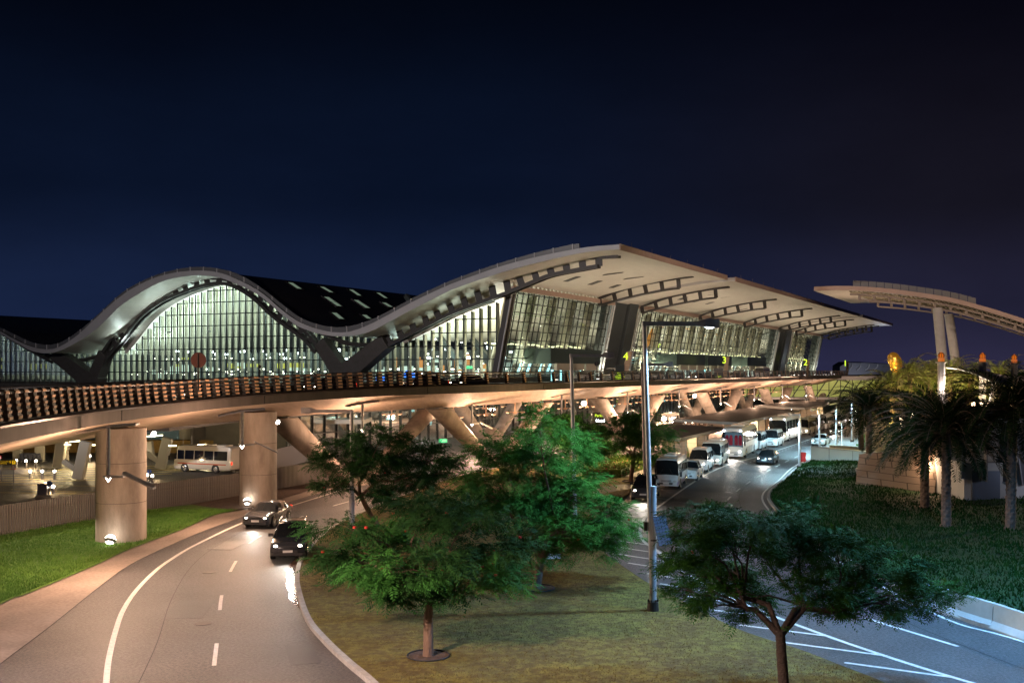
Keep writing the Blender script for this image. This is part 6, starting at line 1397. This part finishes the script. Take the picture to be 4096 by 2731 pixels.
def patch(P00,P10,P01,P11,sag,nu=12,nv=8):
    vs=[];fs=[]
    for i in range(nu+1):
        for j in range(nv+1):
            u=i/nu;v=j/nv; p=(P00*(1-u)+P10*u)*(1-v)+(P01*(1-u)+P11*u)*v; p=p-UP*sag*4*u*(1-u)*(1-.5*v); vs.append(p)
    for i in range(nu):
        for j in range(nv): k=i*(nv+1)+j; fs.append((k,k+1,k+nv+2,k+nv+1))
    return vs,fs
vs,fs=patch(D(3782,1470,100.5),D(3968,1530,104),D(3790,1476,108),D(4010,1500,118),-.25); mb=MB(); mb.add(vs,fs); o=mb.build('fabric',MEM,MT,smooth=True); so=o.modifiers.new('t','SOLIDIFY'); so.thickness=.05
vs,fs=patch(D(3968,1530,104),D(3942,1680,104),D(3990,1520,106),D(3975,1690,106),.0,6,4); mb=MB(); mb.add(vs,fs); o=mb.build('fabric_leg',MEM,MT,smooth=True); so=o.modifiers.new('t','SOLIDIFY'); so.thickness=.05
vs,fs=patch(D(3968,1530,104),D(4300,1520,112),D(4010,1500,118),D(4300,1480,126),.8); mb=MB(); mb.add(vs,fs); o=mb.build('fabric',MEM,MT,smooth=True); so=o.modifiers.new('t','SOLIDIFY'); so.thickness=.05
light('POINT',D(3830,1520,100),200,(1,.8,.68),.2); light('POINT',D(3775,1560,99),60,(1,.8,.7),.2); light('POINT',D(3960,1560,103),70,(1,.8,.7),.2)
mb=MB(); mb.beam(D(3772,1468,100),D(4150,1460,118),.05,.05); mb.build('cable',STEEL,MT)
# ---- far right canopy: mirrored wave roof on two leaning columns
RC=thing('station_canopy','separate arched canopy roof on two leaning round columns at the right','canopy',(65,226,0))
O0=Vector((65,226,0)); NB=-BX
kp=[0,6,13,20,27,31,36,42,50,60]; kz=[27.95,27.9,27.3,26.2,24.8,23.6,21.9,19.6,16.4,12.5]
zk=lambda k: hermite(kp,kz,k)
def RP(k,a,z): return O0+NB*k+AX*a+UP*z
mb=MB(); ks=[0]+[1.5*i for i in range(1,41)]
A=[RP(k,0,zk(k)) for k in ks]; B=[RP(k,47,zk(k)) for k in ks]; C=[RP(k,0,zk(k)-.9) for k in ks]; Dd=[RP(k,47,zk(k)-.9) for k in ks]; n=len(ks)
mb.add(A+B,[(i,i+1,n+i+1,n+i) for i in range(n-1)],0); mb.add(C+Dd,[(i,n+i,n+i+1,i+1) for i in range(n-1)],1); mb.add(A+C,[(i,n+i,n+i+1,i+1) for i in range(n-1)],2); mb.add(B+Dd,[(i,i+1,n+i+1,n+i) for i in range(n-1)],2); mb.add([A[0],B[0],Dd[0],C[0]],[(0,1,2,3)],2)
RCR=mb.build('roof',[ROOFT,SOFW,EAVC],RC)
mb=MB(); k=13
for k in np.arange(8,31,1.6): 
    k=float(k); P=[RP(k,.4,zk(k)),RP(k+1.5,.4,zk(k+1.5)),RP(k+1.5,.4,zk(k+1.5)+1.2),RP(k,.4,zk(k)+1.2)]; mb.add(P+[p+AX*.3 for p in P],[(0,1,2,3),(7,6,5,4),(3,2,6,7),(0,3,7,4),(1,5,6,2)])
mb.build('parapet',PARA,RCR)
mb=MB()
for k in np.arange(7,44,.9): k=float(k); mb.beam(RP(k,2,zk(k)-1.05),RP(k,40,zk(k)-1.05),.12,.25)
mb.build('soffit_ribs',FIN,RCR)
for a in (3,30):
    mb=MB(); U_=[RP(k,a,zk(k)-1.6) for k in np.arange(7,46,1.5)]; L2=[RP(k,a,zk(k)-2.7) for k in np.arange(9,46,1.5)]
    for C_ in (U_,L2):
        for p,q in zip(C_,C_[1:]): mb.beam(p,q,.7,.35)
    for k in np.arange(9,45,3.): mb.beam(RP(k,a,zk(k)-1.6),RP(k,a,zk(k)-2.7),.7,.5,up=NB)
    mb.build('truss',mat('truss_tan',(.22,.18,.15),.5,.3),RC)
for a,(xt,yt),(xb,yb) in ((3,(3715,1232),(3775,1500)),(30,(3757,1245),(3830,1500))):
    tp=RP(24.5,a,zk(24.5)-2.7); Yb=tp.y-4; bt=D(xb,yb,Yb); dirv=(bt-tp); bt=tp+dirv*1.6; mb=MB(); mb.cyl(bt,tp,1.0,n=20); o=mb.build('leaning_column',PLS,RC); autosmooth(o)
for k,a in ((10,15),(25,20),(38,20)): light('SPOT',RP(k,a,2),4500,(1,.72,.5),1,Vector((0,0,1)),1.6,blend=1)
# golden folded sculpture (plain abstract stand-in) on a plinth
GOLD=mat('gold_leaf_metal',(.75,.42,.08),.22,.95,emit=(1,.42,.03),es=.12)  # slight emission makes the dark-reflecting metal look lit
c=D(3590,1490,180); GS=thing('golden_sculpture','golden folded abstract sculpture glowing above the palms','sculpture',(c.x,c.y,0))
mb=MB(); rings=[]; prof_=[(0,.5),(.5,.75),(1.1,1.0),(1.8,1.2),(2.5,1.3),(3.1,1.2),(3.6,.95),(3.95,.6),(4.1,.2)]
for z,r in prof_: rings.append([Vector((c.x-(z*.18)+r*(1+.38*abs(math.sin(2.5*a+z*1.1))-.15*abs(math.cos(4*a-z*2)))*math.cos(a)*.75,c.y+r*math.sin(a)*.7,c.z-.6+z)) for a in np.linspace(0,math.tau,30,endpoint=False)])
mb.loft(rings); mb.build('folds',GOLD,GS)
mb=MB(); mb.cyl((c.x,c.y,0),(c.x,c.y,c.z-.6),1.3,.9,n=16); mb.build('plinth',CONC,GS)
light('POINT',(c.x-1.5,c.y-4,c.z-.5),420,(1,.6,.15),.3)
# distant aircraft tail and low hall
c=D(3345,1487,620); AT=thing('aircraft_tail','white airliner tail fin with dark red curved stripes beyond the deck','aircraft',(c.x,c.y,0)); q=c
mb=MB(); X=lambda dx,dz,dy=0: Vector((q.x+dx,q.y+dy,q.z+dz)); P=[X(-4.2,-1),X(2.6,-1),X(3.2,4.4),X(1.0,4.4)]; mb.add(P+[p+Vector((0,.5,0)) for p in P],[(0,1,2,3),(7,6,5,4),(0,4,5,1),(1,5,6,2),(2,6,7,3),(3,7,4,0)]); mb.build('fin',WHITE,AT)
mb=MB(); STR=mat('dark_red_stripe',(.18,.01,.04),.4)
for k in range(3): mb.add([X(-2.6+k*1.5,-.8,-.05),X(-1.7+k*1.5,-.8,-.05),X(2.9,2.6-k*.9,-.05),X(2.9,2.1-k*.9,-.05)],[(0,1,2,3)])
mb.build('stripes',STR,AT); mb=MB(); mb.tube([X(-38,-5.),X(-20,-3.4),X(0,-2.6),X(6,-2.)],[1.8,1.9,1.2,.4],14); mb.build('fuselage',WHITE,AT,smooth=True)
light('POINT',X(-3,1,-12),1500,(1,.9,.85),.5)
DH=thing('distant_hall','long low grey concourse with curved wall openings beyond the deck','building',D(3450,1480,520)); mb=MB(); a=D(3360,1450,520); b=D(3575,1450,520); cc=(a+b)/2
mb.loft([[Vector((x,y,0)),Vector((x,y,zz)),Vector((x,y+12,zz+.6)),Vector((x,y+14,0))] for x,y,zz in ((a.x,520,11.8),(a.x+3,520,13.6),(cc.x,520,13.6),(b.x,520,12.8))]); mb.build('wall',mat('hall_cladding',(.10,.10,.12),.5,.2),DH)
mb=MB()
for k in range(4): x=a.x+5+k*4.2; mb.tube([(x-1,519.6,10.2),(x-.2,519.6,10.6),(x+.8,519.6,11.8),(x+.9,519.6,12.9)],.28,6)
mb.build('window_ribs',FASC,DH)
light('POINT',((a.x+b.x)/2,495,6),2500,(.8,.85,1),1)
# distant ground-level tree mass at the far right horizon
mb=MB(); rs_=np.random.RandomState(9); n=16000; ths=rs_.uniform(3560,4300,n); YY=rs_.uniform(215,260,n); hh=rs_.uniform(0,1,n)**.7*8.6+rs_.normal(0,.3,n); Vt=[]
O=np.stack([(ths-HX)*YY/F,YY,hh],axis=1); Dr=rs_.normal(0,1,(n,3)); TM=thing('distant_trees','dark mass of trees on the far right horizon','trees',(100,230,0)); q=fronds_mesh(O,Dr,np.full(n,1.8),rs_,3,.4); o=quads_object('foliage',q,LEAFD,TM); o['kind']='stuff'
# connector bridge and end wall under deck far right
CB=thing('glass_connector','glazed yellow-green lit connector bridge under the far end of the flyover','bridge',ST(330,66,0)); mb=MB()
ca=D(2985,1600,262); cb=D(3560,1600,262)
mb.box(((ca.x+cb.x)/2,262,.9+1.9),(cb.x-ca.x,.5,.5)); 
mb=MB(); mb.box(((ca.x+cb.x)/2,263,3.0),(cb.x-ca.x,4,.6)); mb.box(((ca.x+cb.x)/2,263,8.0),(cb.x-ca.x,4,1.0)); mb.build('frame',FASC,CB)
mb=MB(); mb.box(((ca.x+cb.x)/2,264.2,5.5),(cb.x-ca.x,.1,4.6)); mb.build('lit_lining',mat('connector_lining',(.4,.42,.2),.6,emit=(.55,.65,.15),es=.28),CB)
mb=MB(); k=ca.x
while k<cb.x: mb.beam((k,260.9,3),(k,260.9,7.6),.15,.15); mb.beam((k,262.5,3.3),(k+2.8,262.5,7.5),.2,.2); k+=2.9
mb.beam((ca.x,260.85,5),(cb.x,260.85,5),.12,.12); mb.build('mullions',MULL,CB)
